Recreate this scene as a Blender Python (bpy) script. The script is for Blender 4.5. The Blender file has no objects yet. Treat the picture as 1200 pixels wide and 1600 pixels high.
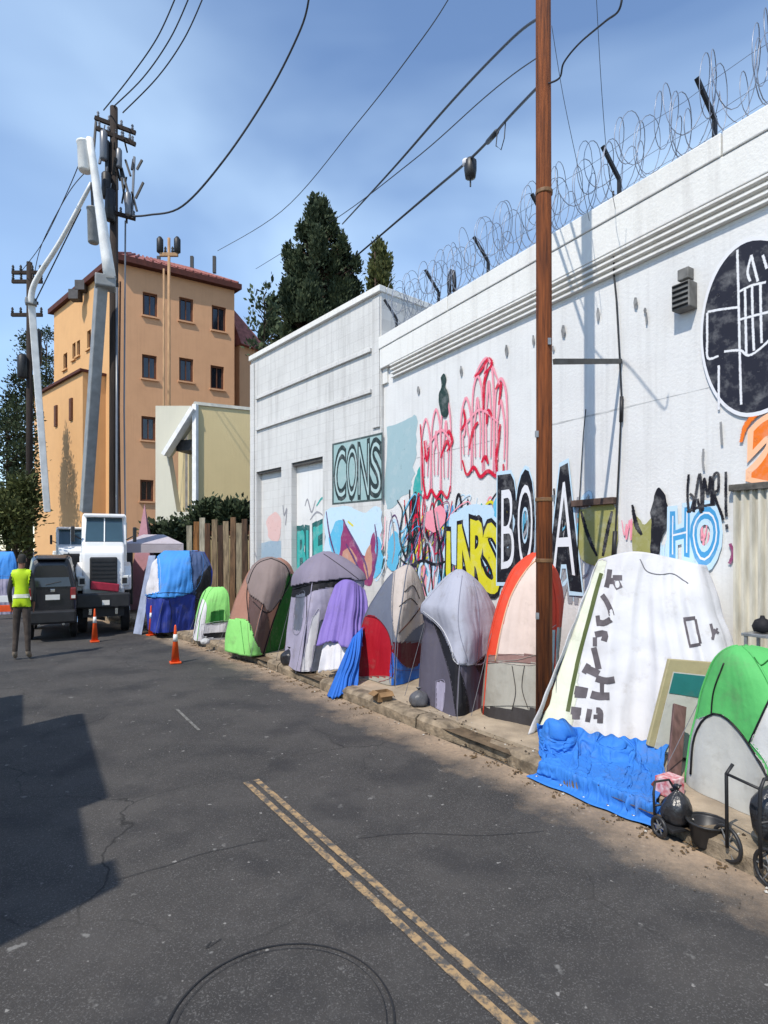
import bpy, bmesh, math, random
from mathutils import Vector, Matrix, noise
from mathutils.bvhtree import BVHTree
random.seed(11)
R = math.radians
scene = bpy.context.scene
COL = scene.collection

# ------------------------------------------------------------------ camera, sky, sun, exposure
HC, F = 1.8, 906.0                       # camera height (m), focal length in pixels of a 1200 px wide frame
cam_d = bpy.data.cameras.new('camera'); cam = bpy.data.objects.new('camera', cam_d); COL.objects.link(cam)
cam.location = (0, 0, HC); cam.rotation_euler = (R(90), 0, 0)
cam_d.sensor_fit = 'HORIZONTAL'; cam_d.sensor_width = 36; cam_d.lens = 36 * F / 1200
cam_d.shift_y = 57 / 1200; cam_d.clip_end = 3000; cam_d.clip_start = .05
scene.camera = cam

SUN_EL = R(52); SUN_H = Vector((.566, .824, 0)).normalized()      # horizontal direction in which the sunlight travels
world = bpy.data.worlds.new('World'); scene.world = world; world.use_nodes = True
nt = world.node_tree; nt.nodes.clear()
wo = nt.nodes.new('ShaderNodeOutputWorld'); bg = nt.nodes.new('ShaderNodeBackground'); sky = nt.nodes.new('ShaderNodeTexSky')
sky.sky_type = 'NISHITA'; sky.sun_disc = False; sky.sun_elevation = SUN_EL
sky.sun_rotation = math.atan2(-SUN_H.x, -SUN_H.y); sky.air_density = 1.0; sky.dust_density = .1; sky.ozone_density = 3.0
tc = nt.nodes.new('ShaderNodeTexCoord'); mp = nt.nodes.new('ShaderNodeMapping'); mp.inputs['Scale'].default_value = (1, 1, 2.2)
nz = nt.nodes.new('ShaderNodeTexNoise'); nz.inputs['Scale'].default_value = 1.5; nz.inputs['Detail'].default_value = 4; nz.inputs['Roughness'].default_value = .42
nz.inputs['Distortion'].default_value = .5
rp = nt.nodes.new('ShaderNodeValToRGB'); rp.color_ramp.elements[0].position = .44; rp.color_ramp.elements[1].position = .78
rp.color_ramp.elements[0].color = (0, 0, 0, 1); rp.color_ramp.elements[1].color = (.5, .5, .5, 1)
mxs = nt.nodes.new('ShaderNodeMixRGB'); mxs.inputs[2].default_value = (4.5, 5.9, 7.2, 1)
nt.links.new(tc.outputs['Generated'], mp.inputs['Vector']); nt.links.new(mp.outputs['Vector'], nz.inputs['Vector'])
nt.links.new(nz.outputs['Fac'], rp.inputs['Fac']); nt.links.new(rp.outputs['Color'], mxs.inputs[0])
nt.links.new(sky.outputs['Color'], mxs.inputs[1]); nt.links.new(mxs.outputs['Color'], bg.inputs['Color'])
bg.inputs['Strength'].default_value = .15
nt.links.new(bg.outputs['Background'], wo.inputs['Surface'])

sl = bpy.data.lights.new('sun', 'SUN'); sl.energy = 3.2; sl.angle = R(.5); sl.color = (1, .93, .82)
sun = bpy.data.objects.new('sun', sl); COL.objects.link(sun)
sd = Vector((SUN_H.x * math.cos(SUN_EL), SUN_H.y * math.cos(SUN_EL), -math.sin(SUN_EL)))
sun.rotation_euler = sd.to_track_quat('-Z', 'Y').to_euler(); sun.location = (-5, -8, 20)
vs = scene.view_settings
vs.view_transform = 'Standard'; vs.look = 'None'; vs.exposure = .6; vs.gamma = 1; vs.use_curve_mapping = False

# ------------------------------------------------------------------ measuring helpers (photo pixel -> place)
def G(px, py, z=0.0):
    Y = (HC - z) * F / (py - 857.0); return Vector(((px - 600) / F * Y, Y, z))
def A(px, py, Y): return Vector(((px - 600) / F * Y, Y, HC + (857 - py) / F * Y))
def PX(p): return (600 + F * p[0] / p[1], 857 - F * (p[2] - HC) / p[1])
SW = .12                                  # sidewalk height

# ------------------------------------------------------------------ materials
def lin(c): 
    c /= 255.0
    return c / 12.92 if c <= .04045 else ((c + .055) / 1.055) ** 2.4
def rgb(r, g, b, k=1.0): return (lin(r) * k, lin(g) * k, lin(b) * k, 1)
MATS = {}
def mat(name, col, rough=.7, var=.15, vscale=6, bump=.0, bscale=40, metal=0, col2=None, spec=.4, detail=5, stretch=(1, 1, 1)):
    if name in MATS: return MATS[name]
    m = bpy.data.materials.new(name); m.use_nodes = True; n = m.node_tree; b = n.nodes['Principled BSDF']
    b.inputs['Roughness'].default_value = rough; b.inputs['Metallic'].default_value = metal
    b.inputs['Specular IOR Level'].default_value = spec
    t = n.nodes.new('ShaderNodeTexCoord'); mpn = n.nodes.new('ShaderNodeMapping'); mpn.inputs['Scale'].default_value = stretch
    n.links.new(t.outputs['Object'], mpn.inputs['Vector'])
    z = n.nodes.new('ShaderNodeTexNoise'); z.inputs['Scale'].default_value = vscale; z.inputs['Detail'].default_value = detail
    n.links.new(mpn.outputs['Vector'], z.inputs['Vector'])
    rmp = n.nodes.new('ShaderNodeValToRGB'); e = rmp.color_ramp.elements
    c2 = col2 or tuple(min(1, c * (1 - 2 * var)) for c in col[:3]) + (1,)
    e[0].position = .3; e[0].color = c2; e[1].position = .68; e[1].color = col
    n.links.new(z.outputs['Fac'], rmp.inputs['Fac']); n.links.new(rmp.outputs['Color'], b.inputs['Base Color'])
    if bump:
        z2 = n.nodes.new('ShaderNodeTexNoise'); z2.inputs['Scale'].default_value = bscale; z2.inputs['Detail'].default_value = 4
        n.links.new(mpn.outputs['Vector'], z2.inputs['Vector'])
        bp = n.nodes.new('ShaderNodeBump'); bp.inputs['Strength'].default_value = bump; bp.inputs['Distance'].default_value = .03
        n.links.new(z2.outputs['Fac'], bp.inputs['Height']); n.links.new(bp.outputs['Normal'], b.inputs['Normal'])
    MATS[name] = m; return m
def fabric(name, r, g, b, k=.78):
    """tent cloth: blotchy fading, stains, crumple creases and a fine weave"""
    nm = 'fabric_' + name
    if nm in MATS: return MATS[nm]
    col = rgb(r, g, b, k); m = bpy.data.materials.new(nm); m.use_nodes = True; n = m.node_tree; L = n.links.new; p = n.nodes['Principled BSDF']
    p.inputs['Roughness'].default_value = .68; p.inputs['Specular IOR Level'].default_value = .25
    t = n.nodes.new('ShaderNodeTexCoord')
    def nse(sc, det=4, typ='FBM', rough=.55):
        z = n.nodes.new('ShaderNodeTexNoise'); z.noise_type = typ; z.inputs['Scale'].default_value = sc; z.inputs['Detail'].default_value = det; z.inputs['Roughness'].default_value = rough
        L(t.outputs['Object'], z.inputs['Vector']); return z.outputs['Fac']
    def rng(src, a, c, hi):
        q = n.nodes.new('ShaderNodeMapRange'); q.inputs['From Min'].default_value = a; q.inputs['From Max'].default_value = c; q.inputs['To Max'].default_value = hi; L(src, q.inputs['Value']); return q.outputs['Result']
    def mix(f, c1, c2):
        q = n.nodes.new('ShaderNodeMixRGB'); L(f, q.inputs[0])
        for i, c in ((1, c1), (2, c2)):
            if isinstance(c, tuple): q.inputs[i].default_value = c
            else: L(c, q.inputs[i])
        return q.outputs[0]
    dirt = tuple(.55 * v * w + .45 * w * .35 for v, w in zip(col[:3], (.62, .56, .48))) + (1,)
    c = mix(rng(nse(2.2, 5), .42, .75, .55), col, tuple(v * .78 for v in col[:3]) + (1,))
    c = mix(rng(nse(4.5, 7, rough=.7), .55, .78, .7), c, dirt)
    L(c, p.inputs['Base Color'])
    b1 = n.nodes.new('ShaderNodeBump'); b1.inputs['Strength'].default_value = .45; b1.inputs['Distance'].default_value = .025; L(nse(5.0, 4, 'RIDGED_MULTIFRACTAL'), b1.inputs['Height'])
    b2_ = n.nodes.new('ShaderNodeBump'); b2_.inputs['Strength'].default_value = .35; b2_.inputs['Distance'].default_value = .012; L(nse(17, 4), b2_.inputs['Height']); L(b1.outputs['Normal'], b2_.inputs['Normal'])
    L(b2_.outputs['Normal'], p.inputs['Normal']); MATS[nm] = m; return m
def paint(name, r, g, b, k=.9):
    """spray paint: patchy, faded towards the wall colour, soft speckled edges where a stroke carries uv"""
    nm = 'spray_' + name
    if nm in MATS: return MATS[nm]
    col = rgb(r, g, b, k); m = bpy.data.materials.new(nm); m.use_nodes = True; n = m.node_tree; L = n.links.new; p = n.nodes['Principled BSDF']
    p.inputs['Roughness'].default_value = .75; p.inputs['Specular IOR Level'].default_value = .2
    t = n.nodes.new('ShaderNodeTexCoord')
    def nse(sc, det=5, rough=.6):
        z = n.nodes.new('ShaderNodeTexNoise'); z.inputs['Scale'].default_value = sc; z.inputs['Detail'].default_value = det; z.inputs['Roughness'].default_value = rough; L(t.outputs['Object'], z.inputs['Vector']); return z.outputs['Fac']
    def rng(src, a, c, lo, hi):
        q = n.nodes.new('ShaderNodeMapRange'); q.inputs['From Min'].default_value = a; q.inputs['From Max'].default_value = c; q.inputs['To Min'].default_value = lo; q.inputs['To Max'].default_value = hi; L(src, q.inputs['Value']); return q.outputs['Result']
    def math2(op, a, c):
        q = n.nodes.new('ShaderNodeMath'); q.operation = op
        for i, v in enumerate((a, c)):
            if isinstance(v, (int, float)): q.inputs[i].default_value = v
            else: L(v, q.inputs[i])
        return q.outputs[0]
    mx = n.nodes.new('ShaderNodeMixRGB'); mx.inputs[1].default_value = col; mx.inputs[2].default_value = tuple(.72 * c + .28 * .6 for c in col[:3]) + (1,)
    L(rng(nse(4.5, 7, .7), .5, .72, 0, .9), mx.inputs[0]); L(mx.outputs[0], p.inputs['Base Color'])
    sx = n.nodes.new('ShaderNodeSeparateXYZ'); L(t.outputs['UV'], sx.inputs[0])
    edge = math2('SUBTRACT', 1.0, math2('ABSOLUTE', math2('SUBTRACT', math2('MULTIPLY', sx.outputs['Y'], 2.0), 1.0), 0.0))   # 0 at the rim, 1 mid stroke
    al = rng(math2('ADD', edge, math2('MULTIPLY', math2('SUBTRACT', nse(60, 3), .5), .9)), .05, .42, 0.0, 1.0)
    L(math2('MULTIPLY', al, rng(nse(11, 6, .7), .27, .40, .6, 1)), p.inputs['Alpha'])
    MATS[nm] = m; return m
def glassy(name, col, rough=.08): return mat('glass_' + name, col, rough, .1, 2, spec=.8)

def wall_paint(name, col, dirt, streak=.55, blocks=False):
    """painted wall: blotches, rain streaks from the top, grime at the foot"""
    m = bpy.data.materials.new(name); m.use_nodes = True; n = m.node_tree; L = n.links.new; b = n.nodes['Principled BSDF']
    b.inputs['Roughness'].default_value = .8; b.inputs['Specular IOR Level'].default_value = .2
    t = n.nodes.new('ShaderNodeTexCoord')
    def nse(scale, st, det=6):
        q = n.nodes.new('ShaderNodeMapping'); q.inputs['Scale'].default_value = st; L(t.outputs['Object'], q.inputs['Vector'])
        z = n.nodes.new('ShaderNodeTexNoise'); z.inputs['Scale'].default_value = scale; z.inputs['Detail'].default_value = det
        z.inputs['Roughness'].default_value = .6; L(q.outputs['Vector'], z.inputs['Vector']); return z.outputs['Fac']
    def ramp(src, p0, p1, hi=1.0):
        q = n.nodes.new('ShaderNodeMapRange'); q.inputs['From Min'].default_value = p0; q.inputs['From Max'].default_value = p1
        q.inputs['To Max'].default_value = hi; L(src, q.inputs['Value']); return q.outputs['Result']
    def mix(f, c1, c2):
        q = n.nodes.new('ShaderNodeMixRGB'); L(f, q.inputs[0])
        for i, c in ((1, c1), (2, c2)):
            if isinstance(c, tuple): q.inputs[i].default_value = c
            else: L(c, q.inputs[i])
        return q.outputs[0]
    c = mix(ramp(nse(1.3, (1, 1, 1)), .45, .75, .22), col, dirt)
    c = mix(ramp(nse(1.0, (9, 9, .45)), .5, .8, streak * .5), c, dirt)
    c = mix(ramp(nse(22, (1, 1, 1.4), 3), .66, .8, streak * .4), c, dirt)
    sx = n.nodes.new('ShaderNodeSeparateXYZ'); L(t.outputs['Object'], sx.inputs[0])
    ml = n.nodes.new('ShaderNodeMath'); ml.operation = 'MULTIPLY'
    L(ramp(sx.outputs['Z'], 1.5, .1, .75), ml.inputs[0]); L(ramp(nse(3, (1, 1, 1)), .3, .7), ml.inputs[1])
    c = mix(ml.outputs[0], c, dirt)
    if blocks:
        cb = n.nodes.new('ShaderNodeCombineXYZ'); L(sx.outputs['X'], cb.inputs[0]); L(sx.outputs['Z'], cb.inputs[1])
        bt = n.nodes.new('ShaderNodeTexBrick'); bt.inputs['Scale'].default_value = 1; bt.inputs['Brick Width'].default_value = .34; bt.inputs['Row Height'].default_value = .2; bt.inputs['Mortar Size'].default_value = .009; bt.inputs['Mortar Smooth'].default_value = .3
        bt.inputs['Color1'].default_value = (1, 1, 1, 1); bt.inputs['Color2'].default_value = (.86, .86, .86, 1); bt.inputs['Mortar'].default_value = (.62, .61, .6, 1); L(cb.outputs[0], bt.inputs['Vector'])
        mu = n.nodes.new('ShaderNodeMixRGB'); mu.blend_type = 'MULTIPLY'; mu.inputs[0].default_value = .28; L(c, mu.inputs[1]); L(bt.outputs['Color'], mu.inputs[2]); c = mu.outputs[0]
    L(c, b.inputs['Base Color'])
    bp = n.nodes.new('ShaderNodeBump'); bp.inputs['Strength'].default_value = .25; bp.inputs['Distance'].default_value = .02
    L(nse(30, (1, 1, 1)), bp.inputs['Height']); L(bp.outputs['Normal'], b.inputs['Normal'])
    return m

# ------------------------------------------------------------------ mesh builder
class MB:
    def __init__(s): s.v = []; s.f = []
    def add(s, vs_, fs_):
        o = len(s.v); s.v += [Vector(p) for p in vs_]; s.f += [tuple(i + o for i in f) for f in fs_]; return s
    def box(s, c, d, rz=0, rx=0, ry=0):
        M = Matrix.Rotation(rz, 3, 'Z') @ Matrix.Rotation(ry, 3, 'Y') @ Matrix.Rotation(rx, 3, 'X')
        vs_ = [Vector(c) + M @ Vector((x * d[0] / 2, y * d[1] / 2, z * d[2] / 2)) for x in (-1, 1) for y in (-1, 1) for z in (-1, 1)]
        return s.add(vs_, [(0, 1, 3, 2), (4, 6, 7, 5), (0, 4, 5, 1), (2, 3, 7, 6), (0, 2, 6, 4), (1, 5, 7, 3)])
    def bar(s, a, b, w, d=None, up=(0, 0, 1)):
        a, b = Vector(a), Vector(b); d = d or w; t = (b - a).normalized(); u = Vector(up)
        if abs(t.dot(u)) > .98: u = Vector((1, 0, 0))
        x = t.cross(u).normalized(); y = x.cross(t)
        vs_ = [p + x * (i * w / 2) + y * (j * d / 2) for p in (a, b) for i, j in ((-1, -1), (1, -1), (1, 1), (-1, 1))]
        return s.add(vs_, [(3, 2, 1, 0), (4, 5, 6, 7), (0, 1, 5, 4), (1, 2, 6, 5), (2, 3, 7, 6), (3, 0, 4, 7)])
    def tube(s, pts, r, n=8, closed=False, cap=True):
        pts = [Vector(p) for p in pts]; m = len(pts); rs = r if isinstance(r, (list, tuple)) else [r] * m
        vs_ = []; fs_ = []; up = None
        for i, p in enumerate(pts):
            a = pts[(i - 1) % m] if (closed or i > 0) else p; b = pts[(i + 1) % m] if (closed or i < m - 1) else p
            t = (b - a)
            if t.length < 1e-9: t = Vector((0, 0, 1))
            t.normalize()
            if up is None: up = Vector((0, 0, 1)) if abs(t.z) < .9 else Vector((1, 0, 0))
            x = t.cross(up)
            if x.length < 1e-6: x = t.orthogonal()
            x.normalize(); up = x.cross(t).normalized()
            vs_ += [p + (x * math.cos(2 * math.pi * k / n) + up * math.sin(2 * math.pi * k / n)) * rs[i] for k in range(n)]
        for i in range(m if closed else m - 1):
            j = (i + 1) % m
            fs_ += [(i * n + k, i * n + (k + 1) % n, j * n + (k + 1) % n, j * n + k) for k in range(n)]
        if cap and not closed: fs_ += [tuple(range(n))[::-1], tuple((m - 1) * n + k for k in range(n))]
        return s.add(vs_, fs_)
    def lathe(s, prof, n=16, c=(0, 0, 0)):
        vs_ = [(c[0] + r * math.cos(2 * math.pi * k / n), c[1] + r * math.sin(2 * math.pi * k / n), c[2] + z) for r, z in prof for k in range(n)]
        fs_ = [(i * n + k, i * n + (k + 1) % n, (i + 1) * n + (k + 1) % n, (i + 1) * n + k) for i in range(len(prof) - 1) for k in range(n)]
        fs_ += [tuple(range(n))[::-1], tuple((len(prof) - 1) * n + k for k in range(n))]
        return s.add(vs_, fs_)
    def prism(s, poly, ex):
        """planar 3D polygon extruded along ex"""
        n = len(poly); poly = [Vector(p) for p in poly]; ex = Vector(ex)
        return s.add(poly + [p + ex for p in poly], [tuple(range(n)), tuple(range(2 * n - 1, n - 1, -1))] + [(i, i + n, (i + 1) % n + n, (i + 1) % n) for i in range(n)])
    def build(s, name, m, parent=None, smooth=False, bevel=0, solid=0, sub=0, fix=True):
        me = bpy.data.meshes.new(name); me.from_pydata(s.v, [], s.f)
        if fix and len(s.f) < 60000:
            bm = bmesh.new(); bm.from_mesh(me); bmesh.ops.recalc_face_normals(bm, faces=bm.faces); bm.to_mesh(me); bm.free()
        if smooth: me.polygons.foreach_set('use_smooth', [True] * len(me.polygons))
        for mm in (m if isinstance(m, list) else [m]): me.materials.append(mm)
        if (m[0] if isinstance(m, list) else m).name.startswith('spray_'):
            ul = me.uv_layers.new(name='UVMap')
            for lp in me.loops: ul.data[lp.index].uv = (.5, s.uv[lp.vertex_index] if getattr(s, 'uv', None) else .5)
        o = bpy.data.objects.new(name, me); COL.objects.link(o); o.parent = parent
        if sub: q = o.modifiers.new('sub', 'SUBSURF'); q.levels = q.render_levels = sub
        if solid: q = o.modifiers.new('thick', 'SOLIDIFY'); q.thickness = solid; q.offset = 0
        if bevel: q = o.modifiers.new('bevel', 'BEVEL'); q.width = bevel; q.segments = 2; q.limit_method = 'ANGLE'
        return o
def tag(o, label=None, cat=None, group=None, kind=None):
    if label: o['label'] = label
    if cat: o['category'] = cat
    if group: o['group'] = group
    if kind: o['kind'] = kind
    return o
def empty(name, loc, rz=0, label=None, cat=None, group=None):
    o = bpy.data.objects.new(name, None); COL.objects.link(o); o.location = loc; o.rotation_euler = (0, 0, rz); o.empty_display_size = .2
    return tag(o, label, cat, group)
def copy_tree(o, parent=None):
    c = o.copy(); COL.objects.link(c); c.parent = parent
    for ch in list(o.children): copy_tree(ch, c)
    return c
def crom(pts, n=8):
    P = [Vector(p) for p in pts]; out = []
    for i in range(len(P) - 1):
        p0 = P[max(i - 1, 0)]; p1 = P[i]; p2 = P[i + 1]; p3 = P[min(i + 2, len(P) - 1)]
        for k in range(n):
            t = k / n
            out.append(.5 * ((2 * p1) + (p2 - p0) * t + (2 * p0 - 5 * p1 + 4 * p2 - p3) * t * t + (3 * p1 - p0 - 3 * p2 + p3) * t ** 3))
    return out + [P[-1]]
def resample(pts, n):
    d = [0]
    for a, b in zip(pts, pts[1:]): d.append(d[-1] + (b - a).length)
    out = []; j = 0
    for i in range(n):
        t = d[-1] * i / (n - 1)
        while j < len(pts) - 2 and d[j + 1] < t: j += 1
        seg = d[j + 1] - d[j]
        out.append(pts[j].lerp(pts[j + 1], (t - d[j]) / seg if seg > 1e-9 else 0))
    return out
def nz3(p, s=1.0): return noise.noise(Vector(p) * s)

# ================================================================== GROUND, ROAD, SIDEWALK
mt_ground = mat('dusty_ground', rgb(120, 112, 102, .8), .95, .2, 3, .3, 30)
g = MB().add([(-400, -400, -.03), (400, -400, -.03), (400, 800, -.03), (-400, 800, -.03)], [(0, 1, 2, 3)]).build('ground', mt_ground)
tag(g, kind='structure', label='dusty grey ground around the street')

CURB = crom([(7.0, -5, 0), (3.95, 0, 0), (2.21, 2.9, 0), (1.79, 3.6, 0), (1.14, 4.65, 0), (-.42, 6.85, 0), (-1.55, 8.45, 0), (-3.35, 10.7, 0), (-5.6, 13.2, 0), (-8.6, 15.8, 0), (-13, 19, 0), (-20, 23, 0), (-34, 30, 0)], 10)
CURB = resample(CURB, 240)
NRM = []
for i in range(len(CURB)):
    t = (CURB[min(i + 1, len(CURB) - 1)] - CURB[max(i - 1, 0)]).normalized(); NRM.append(Vector((t.y, -t.x, 0)))   # to the right, towards the wall
def off(i, d, z=0): return CURB[i] + NRM[i] * d + Vector((0, 0, z))

def asphalt():
    m = bpy.data.materials.new('asphalt'); m.use_nodes = True; n = m.node_tree; L = n.links.new; b = n.nodes['Principled BSDF']
    b.inputs['Roughness'].default_value = .86; b.inputs['Specular IOR Level'].default_value = .25
    t = n.nodes.new('ShaderNodeTexCoord')
    def nse(scale, det=6, st=(1, 1, 1), rough=.6):
        q = n.nodes.new('ShaderNodeMapping'); q.inputs['Scale'].default_value = st; L(t.outputs['Object'], q.inputs['Vector'])
        z = n.nodes.new('ShaderNodeTexNoise'); z.inputs['Scale'].default_value = scale; z.inputs['Detail'].default_value = det; z.inputs['Roughness'].default_value = rough
        L(q.outputs['Vector'], z.inputs['Vector']); return z.outputs['Fac']
    def rng(src, a, c, lo=0, hi=1):
        q = n.nodes.new('ShaderNodeMapRange'); q.inputs['From Min'].default_value = a; q.inputs['From Max'].default_value = c
        q.inputs['To Min'].default_value = lo; q.inputs['To Max'].default_value = hi; L(src, q.inputs['Value']); return q.outputs['Result']
    def mix(f, c1, c2):
        q = n.nodes.new('ShaderNodeMixRGB'); L(f, q.inputs[0])
        for i, c in ((1, c1), (2, c2)):
            if isinstance(c, tuple): q.inputs[i].default_value = c
            else: L(c, q.inputs[i])
        return q.outputs[0]
    def mul(a, c):
        q = n.nodes.new('ShaderNodeMath'); q.operation = 'MULTIPLY'; L(a, q.inputs[0])
        if isinstance(c, float): q.inputs[1].default_value = c
        else: L(c, q.inputs[1])
        return q.outputs[0]
    def add(a, c):
        q = n.nodes.new('ShaderNodeMath'); q.operation = 'ADD'; L(a, q.inputs[0]); L(c, q.inputs[1]); return q.outputs[0]
    c = mix(rng(nse(.9), .35, .7), (.036, .0342, .0335, 1), (.067, .062, .058, 1))
    c = mix(rng(nse(140, 2), .55, .75), c, (.16, .155, .15, 1))           # aggregate
    c = mix(rng(nse(70, 3), .58, .8, 0, .7), c, (.016, .016, .018, 1))
    c = mix(rng(nse(3.2, 8, (1, 1, 1), .7), .5, .75, 0, .6), c, (.075, .071, .068, 1))     # worn pale patches
    c = mix(rng(nse(7.5, 3), .67, .73, 0, .75), c, (.2, .195, .185, 1))                  # pale splats
    c = mix(rng(nse(1.7, 5, (1, 1, 1), .5), .52, .66, 0, .45), c, (.020, .020, .023, 1))      # oil-dark areas
    c = mix(rng(nse(16, 2), .71, .75, 0, .85), c, (.26, .25, .235, 1))                  # chewing gum and paint flecks
    # fine cracks
    v = n.nodes.new('ShaderNodeTexVoronoi'); v.feature = 'DISTANCE_TO_EDGE'; v.inputs['Scale'].default_value = .55
    q = n.nodes.new('ShaderNodeMixRGB'); q.blend_type = 'ADD'; q.inputs[0].default_value = .5
    zz = n.nodes.new('ShaderNodeTexNoise'); zz.inputs['Scale'].default_value = 1.6; zz.inputs['Detail'].default_value = 6; L(t.outputs['Object'], zz.inputs['Vector'])
    L(t.outputs['Object'], q.inputs[1]); L(zz.outputs['Color'], q.inputs[2]); L(q.outputs[0], v.inputs['Vector'])
    crack = rng(v.outputs['Distance'], .0, .006, .8, 0)
    c = mix(mul(crack, rng(nse(.7, 2), .45, .6)), c, (.012, .012, .012, 1))
    # sand washed against the right-hand kerb (uv.y runs across the road)
    sx = n.nodes.new('ShaderNodeSeparateXYZ'); L(t.outputs['UV'], sx.inputs[0])
    a = n.nodes.new('ShaderNodeMath'); a.operation = 'MULTIPLY_ADD'; L(nse(2.2, 7, (1, 1, 1), .65), a.inputs[0]); a.inputs[1].default_value = -.13; L(sx.outputs['Y'], a.inputs[2])
    sand = rng(a.outputs[0], -.085, .005, .95, 0)
    c = mix(mul(sand, rng(nse(26, 4), .25, .6, .65, 1)), c, (.46, .335, .225, 1))
    L(c, b.inputs['Base Color'])
    bp = n.nodes.new('ShaderNodeBump'); bp.inputs['Strength'].default_value = .35; bp.inputs['Distance'].default_value = .012
    L(nse(120, 3), bp.inputs['Height']); L(bp.outputs['Normal'], b.inputs['Normal'])
    return m
def strip(name, d0, d1, z, m, i0=0, i1=None, cols=10, uv=True):
    i1 = len(CURB) - 1 if i1 is None else i1; b = MB(); vs_ = []; fs_ = []
    for i in range(i0, i1 + 1):
        for k in range(cols + 1): vs_.append(off(i, d0 + (d1 - d0) * k / cols, z))
    w = cols + 1
    for i in range(i1 - i0):
        for k in range(cols): fs_.append((i * w + k, i * w + k + 1, (i + 1) * w + k + 1, (i + 1) * w + k))
    b.add(vs_, fs_); o = b.build(name, m)
    ul = o.data.uv_layers.new(name='UVMap')
    for lp in o.data.loops:
        vi = lp.vertex_index; ul.data[lp.index].uv = ((vi // w) * .12, (vi % w) / cols)
    return o
road = strip('road', 0, -7.0, -.004, asphalt(), cols=24); tag(road, kind='structure', label='dark worn asphalt road curving to the left')

# kerb, dirt bed and sidewalk slabs
m_dirt = mat('kerb_dirt', rgb(128, 108, 84, .75), .95, .35, 7, .5, 40)
m_conc = mat('sidewalk_concrete', rgb(190, 172, 148, .8), .9, .22, 4, .35, 45)
m_kerb = mat('kerb_concrete', rgb(168, 150, 126, .8), .9, .35, 9, .5, 35)
def near_y(y): return min(range(len(CURB)), key=lambda i: abs(CURB[i].y - y))
IS0, IS1 = near_y(-2.5), near_y(15.2)
sw = strip('sidewalk', .02, 2.9, SW - .035, m_dirt, IS0, IS1, 6); tag(sw, kind='structure', label='cracked concrete sidewalk under the row of tents')
step = 7; i = IS0
while i + step <= IS1:
    rr = random.Random(i)
    for (d0, d1) in ((.2, 1.25), (1.27, 2.36)):
        b = MB(); e = .012; zz = SW + rr.uniform(-.008, .006)
        P = []
        idx = list(range(i, i + step + 1))
        for d in (d0 + e, d1 - e):
            P.append([off(j, d + rr.uniform(-.004, .004)) for j in idx])
        vs_ = []
        for q, j in enumerate(idx):
            sh = (e if q == 0 else (-e if q == len(idx) - 1 else 0)); tdir = Vector((-NRM[j].y, NRM[j].x, 0))
            for d in range(2):
                p = P[d][q] + tdir * sh; vs_ += [p + Vector((0, 0, zz - .06)), p + Vector((0, 0, zz))]
        fs_ = []
        for q in range(len(idx) - 1):
            a = q * 4; c = a + 4
            fs_ += [(a + 1, a + 3, c + 3, c + 1), (a, a + 1, c + 1, c), (a + 3, a + 2, c + 2, c + 3)]
        fs_ += [(0, 2, 3, 1), (len(vs_) - 4, len(vs_) - 3, len(vs_) - 1, len(vs_) - 2)]
        b.add(vs_, fs_).build('slab', m_conc, sw)
    # kerb stone with a chipped outer edge
    b = MB(); vs_ = []; fs_ = []; N = 14
    chip = rr.random() < .4
    for q in range(N + 1):
        fi = i + step * (q / N) * .985 + .05; i0 = int(fi); fr = fi - i0
        base = CURB[i0].lerp(CURB[min(i0 + 1, len(CURB) - 1)], fr); nn = NRM[i0]
        j = nz3((q * .45, i, 3)) * .025; dz = nz3((q * .3, i, 9)) * .022
        if chip and 3 < q < 11: j += .045 + .04 * abs(nz3((q * .7, i, 5))); dz -= .04
        for d, z in ((.012 + j, -.02), (.01 + j, SW * .72 + dz), (.05 + j, SW + .002 + dz), (.19, SW + .004 + min(dz, .004)), (.19, -.02)):
            vs_.append(base + nn * d + Vector((0, 0, z)))
    for q in range(N):
        for k in range(4): a = q * 5 + k; fs_.append((a, a + 1, a + 6, a + 5))
    fs_ += [(4, 3, 2, 1, 0), tuple(N * 5 + k for k in range(5))]
    b.add(vs_, fs_).build('kerb_stone', m_kerb, sw)
    i += step

# painted centre line: two worn yellow strips; a leftover dash beyond
m_yel = bpy.data.materials.new('yellow_road_paint'); m_yel.use_nodes = True
n = m_yel.node_tree; b_ = n.nodes['Principled BSDF']; b_.inputs['Roughness'].default_value = .8
t_ = n.nodes.new('ShaderNodeTexCoord'); z_ = n.nodes.new('ShaderNodeTexNoise'); z_.inputs['Scale'].default_value = 16; z_.inputs['Detail'].default_value = 8; z_.inputs['Roughness'].default_value = .72
r_ = n.nodes.new('ShaderNodeValToRGB'); r_.color_ramp.elements[0].position = .42; r_.color_ramp.elements[0].color = (.07, .065, .06, 1); r_.color_ramp.elements[1].position = .56; r_.color_ramp.elements[1].color = (.33, .22, .11, 1)
n.links.new(t_.outputs['Object'], z_.inputs['Vector']); n.links.new(z_.outputs['Fac'], r_.inputs['Fac']); n.links.new(r_.outputs['Color'], b_.inputs['Base Color'])
m_pale = mat('worn_white_paint', (.2, .195, .18, 1), .85, .35, 14)
def ground_ribbon(name, pts, w, z, m, parent):
    b = MB(); vs_ = []; fs_ = []
    for i, p in enumerate(pts):
        t = (pts[min(i + 1, len(pts) - 1)] - pts[max(i - 1, 0)]).normalized(); nn = Vector((t.y, -t.x, 0)); ww = w * (1 + .16 * nz3((i * .8, z * 99, 1)))
        vs_ += [p + nn * ww / 2 + Vector((0, 0, z)), p - nn * ww / 2 + Vector((0, 0, z))]
        if i: fs_.append((2 * i - 2, 2 * i - 1, 2 * i + 1, 2 * i))
    return b.add(vs_, fs_).build(name, m, parent)
ya, yb = G(392, 1220), G(905, 1680)
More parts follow.
